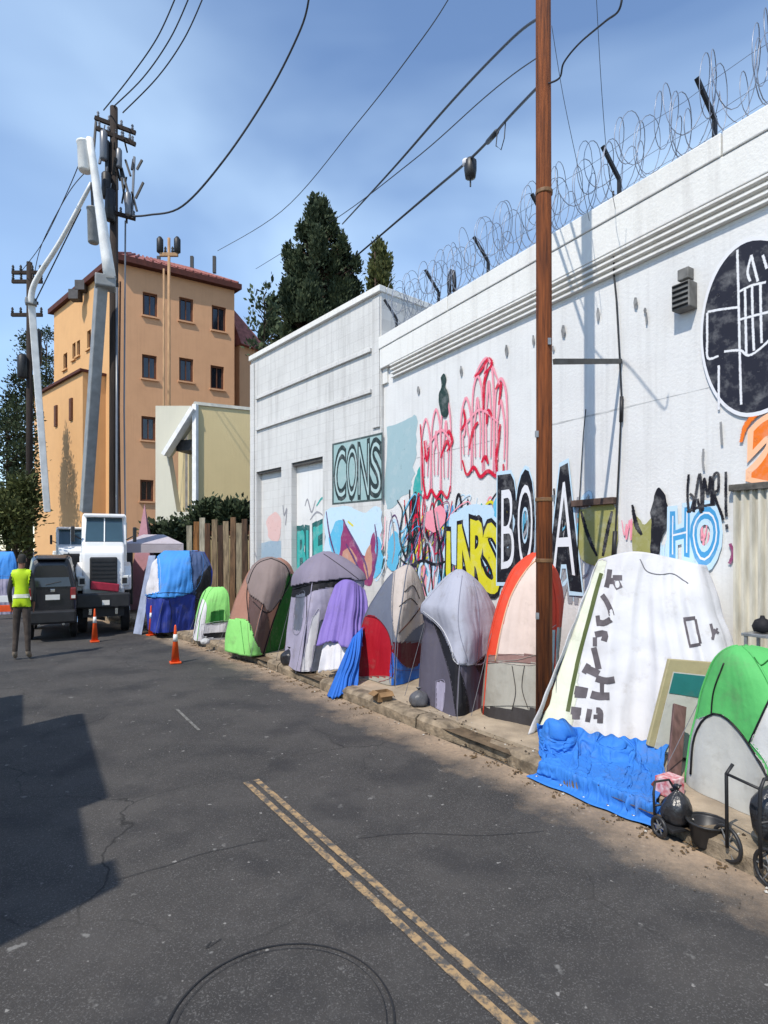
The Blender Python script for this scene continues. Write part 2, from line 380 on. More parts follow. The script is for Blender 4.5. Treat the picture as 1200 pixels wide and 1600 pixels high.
for dx in (-.042, .042):
    dr = (yb - ya).normalized(); nn = Vector((dr.y, -dr.x, 0))
    ground_ribbon('yellow_line', resample([ya + nn * dx, yb + nn * dx], 60), .045, .002, m_yel, road)
ground_ribbon('faded_dash', resample([G(276, 1108), G(311, 1141)], 12), .03, .002, m_pale, road)
# round cover set flush in the road, seen as a dark ring
m_tar = mat('tar', (.018, .018, .02, 1), .7, .3, 20)
ring = [Vector((-.39 + .43 * math.cos(a * math.pi / 48), 2.21 + .43 * math.sin(a * math.pi / 48), 0)) for a in range(97)]
ground_ribbon('tar_ring', ring, .008, .002, m_tar, road)
ring = [Vector((-.39 + .40 * math.cos(a * math.pi / 48), 2.21 + .40 * math.sin(a * math.pi / 48), 0)) for a in range(97)]
ground_ribbon('tar_ring', ring, .003, .002, m_tar, road)
# sealed cracks
for pts in ([(180, 1375), (260, 1352), (330, 1330), (420, 1312)], [(560, 1310), (640, 1302), (760, 1305), (850, 1298)], [(330, 1472), (322, 1482), (345, 1468)]):
    P = resample(crom([G(*p) for p in pts], 6), 26); P = [p + Vector((nz3(p, 5) * .02, nz3(p, 6) * .02, 0)) for p in P]
    ground_ribbon('sealed_crack', P, .0045, .0015, mat('crack', (.026, .026, .028, 1), .8, .3, 20), road)

# ================================================================== MAIN WHITE WAREHOUSE (right)
X0W = 6.55; KW = .616
O = Vector((0, X0W / KW, 0)); U1 = Vector((KW, -1, 0)).normalized(); RZ1 = math.atan2(U1.y, U1.x)
def M1(px, py):
    Y = X0W / (KW + (px - 600) / F); return ((X0W / KW - Y) / -U1.y, HC + (857 - py) / F * Y)
K2 = .83; U2 = Vector((K2, -1, 0)).normalized(); RZ2 = math.atan2(U2.y, U2.x)
def M2(px, py):
    Y = K2 * O.y / (K2 + (px - 600) / F); return ((O.y - Y) / -U2.y, HC + (857 - py) / F * Y)
m_white = wall_paint('white_wall_paint', (.655, .65, .64, 1), (.34, .33, .32, 1), .75)
m_trim = wall_paint('white_trim_paint', (.70, .69, .66, 1), (.38, .36, .34, 1), .9)
m_grey = wall_paint('grey_white_wall_paint', (.58, .575, .56, 1), (.30, .29, .28, 1), 1.3, True)
m_dark = mat('dark_metal', (.03, .03, .032, 1), .5, .2, 12, metal=.3)
m_steel = mat('galvanised_steel', (.35, .36, .37, 1), .45, .2, 14, metal=.6)
wh = empty('warehouse', O, RZ1, 'long white painted warehouse covered in graffiti behind the tents', 'building')
LEN = 12.5; T, B_, C_, D_ = 5.65, 5.43, 5.07, 4.80
MB().box((LEN / 2, 4.2, (D_ + .55) / 2), (LEN, 8.4, D_ + .55)).build('wall', m_white, wh)       # body, face at y=0, up to roof slab
pf = MB(); pf.box((LEN / 2, .165, (C_ + B_) / 2 + .002), (LEN, .52, B_ - C_)); pf.build('parapet_band', m_trim, wh, bevel=.01)
seg = 2.05; x = -.02
while x < LEN:
    MB().box((x + seg / 2 - .006, .19, (T + B_) / 2 + .004), (seg - .012, .60, T - B_)).build('coping_stone', m_trim, wh, bevel=.012); x += seg
NC = 4
for k in range(NC):
    z0 = D_ + (C_ - D_) * k / NC; z1 = D_ + (C_ - D_) * (k + 1) / NC
    pr = .012 + .010 * k
    MB().box((LEN / 2 + .16, .1 - pr / 2, z0 + (z1 - z0) * .28), (LEN - .34, .2 + pr - .02, (z1 - z0) * .50)).build('moulding_recess', m_trim, wh)
    MB().box((LEN / 2 + .16, .1 - (pr + .02) / 2, z0 + (z1 - z0) * .76), (LEN - .34, .2 + pr + .075, (z1 - z0) * .40)).build('moulding', m_trim, wh, bevel=.004)
MB().box((.09, .06, (D_ + C_) / 2), (.16, .2, C_ - D_)).build('end_block', m_trim, wh)
# fine plaster joints on the wall
m_joint = mat('joint_grey', (.55, .55, .54, 1), .9, .2, 10)
for (xa, xb, zh) in ((.4, 3.1, 3.32), (3.75, 6.3, 3.345)):
    vs_ = []; fs_ = []; N = 40
    for q in range(N + 1):
        s = xa + (xb - xa) * q / N; w = .008 * max(.15, .6 + nz3((s * 3, zh, 0)) * 1.3)
        vs_ += [(s, -.002, zh - w), (s, -.002, zh + w)]
        if q: fs_.append((2 * q - 2, 2 * q, 2 * q + 1, 2 * q - 1))
    MB().add(vs_, fs_).build('plaster_joint', m_joint, wh)

# ---- graffiti tools: flat paint a couple of millimetres proud of the wall
LAY = [0]
def layer(): LAY[0] += 1; return -.003 - .00010 * LAY[0]
def stroke2d(b, pts, w, y, closed=False, taper=False):
    """ribbon through 2-D wall points"""
    P = [Vector((p[0], p[1], 0)) for p in pts]
    if closed: P = P + [P[0]]
    for i in range(len(P) - 1):
        d = (P[i + 1] - P[i]);
        if d.length < 1e-5: continue
        d.normalize(); nn = Vector((-d.y, d.x, 0)); e = w * .42; yy = y - .000003 * (i % 12)
        ww = [w, w]
        if taper:
            t0 = i / (len(P) - 1); t1 = (i + 1) / (len(P) - 1); ww = [w * (.35 + .65 * math.sin(math.pi * max(.06, min(.94, t))) ** .6) for t in (t0, t1)]
        a = P[i] - d * e * .4; c = P[i + 1] + d * e * .4
        ww = [v * 1.25 for v in ww]; q = [a + nn * ww[0] / 2, a - nn * ww[0] / 2, c - nn * ww[1] / 2, c + nn * ww[1] / 2]
        b.add([(v.x, yy, v.y) for v in q], [(0, 1, 2, 3)])
        b.uv = getattr(b, 'uv', []) + [0, 1, 1, 0]
def curve_px(pts, M, n=6):
    return [M(p.x, p.y) for p in crom([(p[0], p[1], 0) for p in pts], n)]
def fill2d(b, pts, y):
    b.add([(p[0], y, p[1]) for p in pts], [tuple(range(len(pts)))])
_gl = {}
def glyph(ch, fat):
    if (ch, fat) in _gl: return _gl[(ch, fat)]
    c = bpy.data.curves.new('t', 'FONT'); c.body = ch; c.offset = fat; c.resolution_u = 4
    o = bpy.data.objects.new('t', c); COL.objects.link(o); bpy.context.view_layer.update()
    dg = bpy.context.evaluated_depsgraph_get(); me = o.evaluated_get(dg).to_mesh()
    vs_ = [(v.co.x, v.co.y) for v in me.vertices]; fs_ = [tuple(p.vertices) for p in me.polygons]
    o.evaluated_get(dg).to_mesh_clear(); bpy.data.objects.remove(o); bpy.data.curves.remove(c)
    _gl[(ch, fat)] = (vs_, fs_); return _gl[(ch, fat)]
def letter(b, ch, quad, M, y, fat=0.0, wob=.0, seed=0):
    """quad = (x0, x1, top0, top1, bot0, bot1) in photo pixels"""
    ref, _ = glyph(ch, 0.0); vs_, fs_ = glyph(ch, fat)
    ax = min(v[0] for v in ref); bx = max(v[0] for v in ref); ay = min(v[1] for v in ref); by = max(v[1] for v in ref)
    x0, x1, t0, t1, b0, b1 = quad; out = []
    for v in vs_:
        u = (v[0] - ax) / max(bx - ax, 1e-6); w = (v[1] - ay) / max(by - ay, 1e-6)
        u += wob * nz3((u * 1.7, w * 1.7, seed)); w += wob * nz3((u * 1.5, w * 1.5, seed + 7.7))
        px = x0 + (x1 - x0) * u; tp = t0 + (t1 - t0) * u; bt = b0 + (b1 - b0) * u
        s, h = M(px, bt + (tp - bt) * w); out.append((s, y, h))
    b.add(out, fs_)
P_BLK = paint('black', 28, 28, 36); P_WHT = paint('white', 236, 236, 240, .8); P_RED = paint('red', 205, 25, 58); P_PNK = paint('pink', 236, 150, 165)
P_YEL = paint('yellow', 215, 205, 45); P_TEA = paint('teal', 60, 165, 160); P_PTL = paint('pale_teal', 158, 184, 190); P_CYA = paint('cyan', 95, 180, 215)
P_BLU = paint('blue', 70, 150, 200); P_ORG = paint('orange', 235, 120, 40); P_OLV = paint('olive', 150, 148, 90); P_MAG = paint('magenta', 140, 60, 105)
P_GRY = paint('grey', 150, 150, 156); P_PBL = paint('pale_blue', 190, 215, 232); P_DGR = paint('dark_teal', 40, 95, 95); P_PUR = paint('purple', 96, 66, 110)
P_TAN = paint('tan', 210, 180, 130); P_BRN = paint('brown', 120, 80, 66)
def piece(name, m, parent, fn, label=None):
    b = MB(); fn(b, layer()); o = b.build(name, m, parent, fix=False)
    if label: o['label'] = label
    return o
def strokes(name, m, parent, M, lines, w, label=None, taper=False, n=6):
    y = layer(); out = []
    for k, l in enumerate(lines):
        b = MB(); stroke2d(b, curve_px(l, M, n), w, y - .00001 * k, taper=taper); o = b.build(name, m, parent, fix=False); out.append(o)
        if label: o['label'] = label
    return out
def fills(name, m, parent, M, polys, label=None, jag=0):
    y = layer(); out = []
    for k, p in enumerate(polys):
        b = MB(); q = crom([(a[0], a[1], 0) for a in list(p) + [p[0]]], 5)[:-1]
        fill2d(b, [M(v.x + jag * nz3((v.x, v.y, 1), .09), v.y + jag * nz3((v.x, v.y, 4), .07)) for v in q], y - .00001 * k)
        o = b.build(name, m, parent, fix=False); out.append(o)
        if label: o['label'] = label
    return out
def letters(name, m, parent, M, items, fat=0.0, wob=.08, label=None):
    y = layer(); out = []
    for k, (ch, q) in enumerate(items):
        b = MB(); letter(b, ch, q, M, y - .00001 * k, fat, wob, k * 3.1); o = b.build(name, m, parent, fix=False); out.append(o)
        if label: o['label'] = label
    return out

# pale blue-grey painted-over patch at the far end
fills('painted_patch', P_PTL, wh, M1, [[(604, 668), (620, 662), (640, 655), (651, 650), (650, 700), (646, 745), (640, 770), (622, 782), (604, 790)]], 'pale blue-grey patch of overpaint', 5)
fills('painted_patch', P_TEA, wh, M1, [[(652, 735), (661, 728), (660, 770), (655, 805), (648, 800), (645, 770)]], 'teal drip of paint', 2)
# band of older, overlapping tags low on the wall
rg = random.Random(42)
def tagline(x, y, w, h, style):
    if style == 0:
        n_ = rg.randint(4, 7); return [(x + w * i / n_ + rg.uniform(-2, 2), y + (h if i % 2 else 0) + rg.uniform(-6, 6)) for i in range(n_ + 1)]
    if style == 1: return [(x + w * (.5 + .5 * math.cos(a * .9 + 1)) , y + h * (.5 + .5 * math.sin(a * .9))) for a in range(8)]
    return [(x, y + h), (x + w * .1, y + h * .2), (x + w * .35, y), (x + w * .55, y + h * .4), (x + w * .45, y + h), (x + w * .8, y + h * .9), (x + w, y + h * .1)]
pal = [P_GRY, P_BLK, P_TEA, P_CYA, P_MAG, P_PBL, P_PUR, P_BLU, P_PNK, P_DGR, P_YEL, P_BLK, P_RED]
for k in range(150):
    x = rg.uniform(604, 905); y = rg.uniform(765, 880); w = rg.uniform(14, 42); h = rg.uniform(30, 90)
    strokes('old_tag', pal[rg.randrange(len(pal))] if x < 780 else pal[rg.choice((0, 0, 1, 3, 5))], wh, M1, [tagline(x, y, w, h, rg.randrange(3))], rg.choice((.02, .03, .045, .06)), None, True, 5)
for k in range(10):
    x = rg.uniform(965, 1140); strokes('old_tag', rg.choice((P_GRY, P_PBL, P_PNK)), wh, M1, [tagline(x, rg.uniform(800, 860), 18, rg.uniform(20, 50), rg.randrange(3))], .02, None, True, 5)
fills('painted_patch', P_CYA, wh, M1, [[(606, 850), (618, 830), (628, 850), (620, 890), (608, 885)], [(768, 800), (782, 770), (790, 800), (784, 860), (770, 850)]], None, 4)
fills('painted_patch', P_PNK, wh, M1, [[(664, 800), (690, 790), (700, 812), (684, 830), (668, 825)]], None, 4)
# red outlined letters: narrow upright loops with heavy scalloped feet
def loopl(x0, x1, tp, bt): return [(x0, bt), (x0 - 1, (tp + bt) / 2), (x0 + 1, tp + 22), ((x0 + x1) / 2, tp), (x1 - 1, tp + 20), (x1 + 1, (tp + bt) / 2), (x1, bt)]
LP = [(660, 673, 655, 766), (676, 689, 640, 764), (691, 705, 624, 768), (722, 737, 622, 732), (740, 755, 588, 736), (758, 772, 562, 736), (775, 793, 592, 740)]
strokes('red_graffiti', P_PNK, wh, M1, [loopl(*q) for q in LP] + [loopl(a_ + 4, c_ - 4, t_ + 34, b_ - 22) for a_, c_, t_, b_ in LP] + [[(668, 700), (690, 672), (706, 690)], [(728, 664), (752, 640), (780, 660)], [(742, 590), (762, 560), (782, 600)]], .042, None, True)
strokes('red_graffiti', P_RED, wh, M1, [[(658, 664), (661, 710), (663, 755), (668, 778), (675, 766), (683, 777), (691, 768), (700, 778), (705, 760)],
        [(724, 720), (731, 742), (742, 730), (752, 745), (764, 736), (776, 744), (787, 744), (788, 726)], [(783, 664), (780, 690), (777, 715), (778, 738)],
        [(699, 682), (703, 674), (708, 690), (700, 705)], [(722, 672), (728, 660), (726, 640)], [(762, 662), (764, 642), (770, 650)],
        [(781, 632), (784, 600), (776, 608)], [(744, 588), (752, 580), (764, 562), (770, 570), (758, 584)], [(690, 715), (699, 690), (704, 700)],
        [(664, 690), (668, 720), (672, 700)], [(735, 700), (741, 672), (748, 660)], [(754, 722), (760, 714), (764, 724)], [(757, 640), (758, 600), (764, 580)]], 0.056, 'big red outlined graffiti letters high on the white wall', True)
# dark stencilled figure
fills('stencil_figure', paint('stencil', 40, 62, 60), wh, M1, [[(690, 590), (694, 584), (698, 590), (697, 604), (702, 615), (702, 640), (698, 652), (692, 650), (688, 636), (687, 618), (691, 604)]], 'small dark stencilled figure', 1)
# black scribble
strokes('black_scribble', P_BLK, wh, M1, [[(622, 782), (630, 800), (626, 840), (636, 870), (642, 830), (650, 870), (655, 905)], [(626, 872), (642, 884), (662, 876), (682, 882), (700, 876)],
        [(633, 790), (640, 830), (646, 850)], [(655, 800), (660, 840), (664, 880), (668, 830), (674, 880), (678, 930)], [(678, 790), (684, 830), (692, 870), (690, 920)], [(660, 900), (668, 930)], [(700, 800), (694, 840), (686, 860), (690, 900)],
        [(640, 890), (648, 925)]], .05, 'spiky black scribbled graffiti', True)
strokes('black_scribble', P_GRY, wh, M1, [[(612, 800), (618, 850), (614, 880)], [(668, 790), (664, 830), (672, 850)], [(684, 800), (690, 840)]], .04, None, True)
# yellow bubble letters outlined in black
yl = [('U', (700, 722, 832, 824, 925, 925)), ('N', (719, 742, 824, 818, 925, 925)), ('R', (738, 760, 816, 812, 925, 925)), ('S', (757, 780, 824, 822, 925, 925))]
fills('painted_patch', P_PBL, wh, M1, [[(700, 830), (712, 800), (740, 790), (770, 795), (782, 830), (780, 880), (700, 880)]], None, 5)
letters('yellow_graffiti', P_BLK, wh, M1, yl, .085, .1, 'black outline of the yellow letters'); letters('yellow_graffiti', P_YEL, wh, M1, yl, .035, .1, 'yellow bubble letters above the lavender grey tent')
# large black letters with white cores and cyan edge
bl = [('B', (784, 806, 762, 756, 890, 890)), ('O', (810, 834, 756, 748, 890, 890)), ('A', (864, 902, 752, 746, 900, 900))]
letters('black_graffiti', P_PBL, wh, M1, bl, .14, .05); letters('black_graffiti', P_BLK, wh, M1, bl, .11, .05, 'tall black graffiti letters on either side of the wooden pole'); letters('black_graffiti', P_WHT, wh, M1, bl, -.012, .05)
# olive patches, dark shapes
fills('painted_patch', P_OLV, wh, M1, [[(908, 795), (935, 788), (962, 792), (962, 875), (910, 875)], [(992, 800), (1010, 820), (1022, 808), (1030, 835), (1020, 870), (992, 870)]], 'olive patch of overpaint', 4)
strokes('black_scribble', P_BLK, wh, M1, [[(910, 800), (920, 835), (934, 868)], [(958, 800), (950, 835), (944, 868)], [(990, 790), (996, 820), (1004, 835)]], .05, None, True)
fills('black_graffiti', P_BLK, wh, M1, [[(1018, 800), (1026, 770), (1034, 762), (1044, 785), (1046, 812), (1036, 840), (1030, 868), (1018, 866), (1020, 830)]], 'dark leaf-shaped graffiti', 2)
# blue HO and black tag
ho = [('H', (1050, 1078, 802, 796, 868, 866)), ('O', (1082, 1124, 798, 790, 880, 878))]
letters('blue_graffiti', P_PBL, wh, M1, ho, .12, .06); letters('blue_graffiti', P_BLU, wh, M1, ho, .04, .06, 'blue graffiti letters HO'); letters('blue_graffiti', P_WHT, wh, M1, ho, -.03, .06)
strokes('black_tag', P_BLK, wh, M1, [[(1078, 742), (1076, 770), (1079, 800), (1086, 780), (1080, 772)], [(1086, 800), (1090, 765), (1096, 742), (1098, 800), (1092, 780)], [(1100, 798), (1102, 748), (1108, 772), (1112, 745), (1114, 790)],
        [(1117, 790), (1116, 748), (1124, 740), (1124, 765), (1118, 772), (1128, 800), (1132, 812)], [(1136, 738), (1136, 790), (1137, 806)], [(1137, 820), (1138, 826)], [(1076, 800), (1096, 792), (1118, 788)]], .026, 'black spray-painted tag ending in an exclamation mark')
strokes('black_tag', paint('faded', 140, 140, 140), wh, M1, [[(1101, 702), (1100, 720), (1102, 735)], [(1128, 660), (1129, 680), (1130, 695)]], .022)
# orange 2
letters('orange_graffiti', paint('peach', 250, 190, 150), wh, M1, [('2', (1182, 1228, 668, 650, 742, 748))], .13, .05); letters('orange_graffiti', P_ORG, wh, M1, [('2', (1182, 1228, 668, 650, 742, 748))], .05, .05, 'orange graffiti number 2 with peach halo')
strokes('orange_graffiti', P_ORG, wh, M1, [[(1160, 690), (1166, 668), (1180, 650), (1196, 642), (1215, 636)]], .05, None, True)
# black disc mural with a raised white-outlined fist
def ell(k, w): return [(1178 + (78 + k) * math.cos(a * math.pi / 26) * (1.0 if math.cos(a * math.pi / 26) < 0 else 1.3), 511 - 14 * math.cos(a * math.pi / 26) + (134 + k * 1.6) * math.sin(a * math.pi / 26)) for a in range(52)]
piece('fist_mural', P_WHT, wh, lambda b, y: fill2d(b, [M1(*p) for p in ell(4, 1)], y)); piece('fist_mural', paint('mural_black', 38, 40, 52), wh, lambda b, y: fill2d(b, [M1(*p) for p in ell(0, 1)], y), 'round black mural with a white outlined fist')
strokes('fist_mural', P_WHT, wh, M1, [[(1154, 392), (1156, 470), (1158, 560), (1160, 632)], [(1108, 488), (1130, 484), (1155, 481)], [(1107, 490), (1107, 530), (1108, 560), (1124, 557)], [(1134, 550), (1158, 548), (1172, 556), (1190, 545), (1204, 532)],
        [(1125, 572), (1125, 610), (1125, 640)], [(1158, 456), (1176, 447), (1198, 442)], [(1166, 452), (1167, 500), (1168, 552)], [(1177, 448), (1178, 500), (1180, 548)], [(1190, 446), (1191, 500), (1192, 536)], [(1158, 500), (1180, 494), (1204, 488)],
        [(1176, 400), (1170, 425), (1174, 440)], [(1176, 400), (1182, 425), (1186, 440)], [(1194, 400), (1200, 420)]], .022, None, False, 4)

# bricked-up opening with rusty lintel
s0, h0 = M1(898, 790); s1, _ = M1(964, 780)
MB().box(((s0 + s1) / 2, -.02, h0 + .02), (s1 - s0, .1, .075)).build('lintel', mat('rusty_brown', rgb(110, 88, 78, .7), .9, .3, 12), wh, bevel=.006)
# corrugated roller shutter at the right edge
s0, h0 = M1(1150, 768); s1 = s0 + 2.3; vs_ = []; fs_ = []; NR = 130
for q in range(NR + 1):
    s = s0 + (s1 - s0) * q / NR; y = -.008 if (q // 2) % 2 else -.045
    vs_ += [(s, y, 0.1), (s, y, h0)]
    if q: fs_.append((2 * q - 2, 2 * q, 2 * q + 1, 2 * q - 1))
MB().add(vs_, fs_).build('roller_shutter', mat('cream_shutter', rgb(222, 216, 200, .85), .6, .2, 5, stretch=(3, 3, .5)), wh, solid=.004)
MB().box(((s0 + s1) / 2, -.03, h0 + .03), (s1 - s0 + .06, .09, .06)).build('shutter_rail', mat('shutter_grey', rgb(120, 116, 108, .7), .7, .3, 20), wh, bevel=.005)
strokes('black_tag', P_MAG, wh, M1, [[(1143, 850), (1147, 865), (1142, 880)]], .03)
# louvred vent box on the wall
s0, h0 = M1(1062, 452); s1, h1 = M1(1090, 420); _, hb = M1(1062, 492)
b = MB(); b.box(((s0 + s1) / 2, -.05, (h0 + h1) / 2 + .03), ((s1 - s0) * .62, .1, h1 - h0 - .02)); b.build('vent_hood', mat('vent_grey', rgb(140, 138, 134, .7), .6, .25, 10), wh, bevel=.008)
b = MB(); b.box(((s0 + s1) / 2, -.07, (hb + h0) / 2), (s1 - s0, .14, h0 - hb)); vb = b.build('vent_box', MATS['vent_grey'], wh, bevel=.01)
for k in range(5): MB().box(((s0 + s1) / 2, -.146, hb + (h0 - hb) * (k + .5) / 5), ((s1 - s0) * .86, .012, .02), rx=R(35)).build('louvre', m_dark, vb)
# conduits and standoff on the wall
def conduit(pts, r, name='conduit', m=m_dark, y=-.03):
    P = [M1(*p) for p in pts]; MB().tube([Vector((p[0], y, p[1])) for p in P], r, 6).build(name, m, wh, smooth=True)
conduit([(961, 300), (962, 430), (966, 470), (971, 560), (974, 625), (970, 720), (966, 800), (962, 880), (958, 1000)], .010)
conduit([(974, 620), (973, 660)], .020, 'conduit_box'); conduit([(964, 830), (961, 880)], .026, 'conduit_box')
conduit([(918, 640), (914, 680), (908, 780), (904, 900)], .006)
m_chip = mat('chipped_patch', (.30, .30, .30, 1), .9, .3, 20)
for (px, py, w_, h_) in ((936, 492, 5, 24), (995, 474, 7, 20), (1012, 498, 4, 22), (882, 518, 7, 22), (793, 548, 5, 20), (835, 532, 4, 18), (722, 580, 4, 18), (866, 545, 4, 10), (655, 610, 4, 14), (1010, 486, 5, 10)):
    piece('chipped_plaster', m_chip, wh, lambda b, y: fill2d(b, [M1(px + w_ * .5 * math.cos(a * 1.05) * (1 + .5 * nz3((a, px, 0))), py + h_ * .5 * math.sin(a * 1.05) * (1 + .4 * nz3((a, py, 2)))) for a in range(6)], y))

# roof slab and a low tan roof structure behind
MB().box((LEN / 2, 4.3, T - .22), (LEN - .1, 7.6, .1)).build('roof', mat('roof_felt', rgb(150, 146, 138, .7), .9, .2, 4), wh)

# ---- razor wire on angled posts
rz_root = empty('razor_wire', O + Vector((0, 0, T)), RZ1, 'coiled razor wire on angled dark posts along the white parapet', 'razor wire')
for (bx, by, tx, ty) in ((611, 522, 598, 478), (676, 492, 660, 434), (753, 430, 739, 381), (845, 362, 829, 316), (957, 316, 938, 244), (1106, 222, 1089, 137), (1300, 60, 1290, 0)):
    s, h = M1(bx, by); s2, h2 = M1(tx, ty); hh = max(.42, (h2 - T) * 1.0)
    P = [Vector((s, .12, 0)), Vector((s, .12, hh * .5)), Vector((s - .04, -.12, hh))]
    b = MB(); b.bar(P[0], P[1], .036, .036); b.bar(P[1], P[2], .034, .034); b.box((s, .12, .006), (.09, .09, .012)); b.build('angled_post', m_dark, rz_root)
m_razor = mat('razor_steel', (.30, .33, .40, 1), .4, .2, 10, metal=.5)
for (turns, rad, ph, yo, zo) in ((58, .32, 0, .02, .40), (50, .28, 1.3, -.05, .55), (44, .22, 2.2, .05, .30)):
    pts = []; N = turns * 18
    for q in range(N + 1):
        t = q / N; a = 2 * math.pi * turns * t + ph; jj = nz3((t * turns * .7, ph, 2)); rr_ = rad * (1 + .28 * jj)
        s = .3 + (LEN - 1.0) * t + .09 * math.sin(a * .5 + 3 * jj) + .05 * math.sin(a)
        pts.append(Vector((s, yo + rr_ * .55 * math.cos(a), zo + .07 * nz3((t * 30, ph, 5)) + rr_ * math.sin(a))))
    MB().tube(pts, .0045, 4).build('coil', m_razor, rz_root, smooth=True)
for z, y in ((.18, .12), (.36, .1), (.55, -.08)):
    MB().tube([Vector((.1 + (LEN - .6) * q / 40, y, z + .015 * math.sin(q * 1.9))) for q in range(41)], .003, 4).build('strand', m_razor, rz_root)

# gooseneck vent on the roof edge
s, h = M1(679, 492)
b = MB(); b.tube([Vector((0, 0, 0)), Vector((0, 0, .50)), Vector((.01, 0, .6)), Vector((.06, 0, .66)), Vector((.11, 0, .62)), Vector((.13, 0, .5)), Vector((.13, 0, .30))], .035, 8)
gv = b.build('gooseneck_vent', m_dark, None, smooth=True); gv.location = O + U1 * s + Vector((-U1.y, U1.x, 0)) * .3 + Vector((0, 0, T)); gv.rotation_euler = (0, 0, RZ1)
tag(gv, 'dark hooked vent pipe rising from the far end of the white parapet', 'vent pipe')

# ================================================================== GREY-WHITE BUILDING (middle)
b2 = empty('workshop_building', O, RZ2, 'tall grey-white rendered workshop between warehouse and beige building', 'building')
L2 = -M2(396, 600)[0]; H2 = M2(597, 449)[1]
def wall_holes(b, x0, x1, z0, z1, holes, y=0.0, depth=.2):
    xs = sorted({x0, x1} | {v for h in holes for v in h[:2]}); zs = sorted({z0, z1} | {v for h in holes for v in h[2:4]})
    for i in range(len(xs) - 1):
        for j in range(len(zs) - 1):
            cx, cz = (xs[i] + xs[i + 1]) / 2, (zs[j] + zs[j + 1]) / 2
            if any(h[0] < cx < h[1] and h[2] < cz < h[3] for h in holes): continue
            b.add([(xs[i], y, zs[j]), (xs[i + 1], y, zs[j]), (xs[i + 1], y, zs[j + 1]), (xs[i], y, zs[j + 1])], [(0, 1, 2, 3)])
    for (a, c, e, f) in [h[:4] for h in holes]:
        b.add([(a, y, e), (c, y, e), (c, y, f), (a, y, f), (a, y + depth, e), (c, y + depth, e), (c, y + depth, f), (a, y + depth, f)], [(0, 4, 5, 1), (1, 5, 6, 2), (2, 6, 7, 3), (3, 7, 4, 0)])
def hole(M, xa, ya, xb, yb):
    a, ha = M(xa, ya); c, hc_ = M(xb, yb); return (a, c, min(ha, hc_), max(ha, hc_))
ha = hole(M2, 459, 724, 508, 990); hb2 = hole(M2, 404, 738, 443, 990); ha = (ha[0], ha[1], .12, ha[3]); hb2 = (hb2[0], hb2[1], .12, hb2[3])
b = MB(); wall_holes(b, -L2, -.002, 0, H2 - .12, [ha, hb2], -.06, .16)
b.add([(-L2, -.06, 0), (-L2, 7, 0), (-L2, 7, H2 - .12), (-L2, -.06, H2 - .12), (-.002, -.06, 0), (-.002, 7, 0), (-.002, 7, H2 - .12), (-.002, -.06, H2 - .12)], [(0, 1, 2, 3), (4, 7, 6, 5), (1, 5, 6, 2), (3, 2, 6, 7)])
b.build('wall', m_grey, b2, fix=False)
MB().box((-L2 / 2, -.045, H2 - .06), (L2 + .04, .16, .12)).build('coping', m_trim, b2, bevel=.012); MB().box((-.06, 3.5, H2 - .062), (.16, 6.9, .116)).build('coping', m_trim, b2, bevel=.01)
for (pa, pb) in (((405, 622), (585, 550)), ((405, 671), (585, 613))):
    z = (M2(*pa)[1] + M2(*pb)[1]) / 2; sa = M2(*pa)[0]; sb = M2(*pb)[0]
    MB().box(((sa + sb) / 2, -.085, z), (sb - sa, .05, .075)).build('string_course', m_grey, b2, bevel=.006)
MB().box((-L2 + .1, -.078, H2 / 2 - .1), (.2, .036, H2 - .22)).build('pilaster', m_grey, b2, bevel=.006); zq = M2(597, 668)[1]; MB().box((-.13, -.078, (H2 - .2 + zq) / 2), (.2, .036, H2 - .2 - zq)).build('pilaster', m_grey, b2, bevel=.006)
MB().box(((ha[0] + ha[1]) / 2, .095, (ha[2] + ha[3]) / 2), (ha[1] - ha[0] - .004, .03, ha[3] - ha[2] - .004)).build('shuttered_door', m_white, b2)
MB().box(((hb2[0] + hb2[1]) / 2, .095, (hb2[2] + hb2[3]) / 2), (hb2[1] - hb2[0] - .004, .03, hb2[3] - hb2[2] - .004)).build('blocked_opening', m_grey, b2)
MB().box(((ha[0] + ha[1]) / 2, -.02, ha[3] - .04), (ha[1] - ha[0] - .006, .02, .07)).build('door_head', mat('head_grey', rgb(96, 94, 92, .7), .8, .2, 8), b2)
MB().box(((hb2[0] + hb2[1]) / 2, -.02, hb2[3] - .03), (hb2[1] - hb2[0] - .006, .02, .05)).build('door_head', MATS['head_grey'], b2)
# CONS panel
LAY[0] = 0
def on2(o):
    for q in (o if isinstance(o, list) else [o]): q.location = (0, -.06, 0)
on2(piece('cons_panel', paint('slate_line', 70, 84, 84), b2, lambda b, y: fill2d(b, [M2(*p) for p in ((523, 694), (602, 676), (602, 782), (523, 789))], y)))
on2(piece('cons_panel', paint('slate_teal', 152, 180, 180), b2, lambda b, y: fill2d(b, [M2(*p) for p in ((525.5, 696.5), (600, 680), (600, 779), (525.5, 786))], y), 'pale teal painted panel lettered CONS'))
cn = [('C', (527, 544, 704, 700, 780, 778)), ('O', (546, 562, 699, 696, 778, 776)), ('N', (564, 581, 696, 692, 776, 775)), ('S', (583, 599, 692, 688, 775, 773))]
on2(letters('cons_lettering', paint('slate_dark', 44, 58, 60), b2, M2, cn, .05, .05, 'dark block letters CONS')); on2(letters('cons_lettering', paint('slate_fill', 170, 194, 194), b2, M2, cn, -.018, .05))
for k in range(34):
    x = rg.uniform(508, 594); on2(strokes('old_tag', pal[rg.randrange(len(pal))], b2, M2, [tagline(x, rg.uniform(800, 870), 16, rg.uniform(24, 60), rg.randrange(3))], .035, None, True, 5))
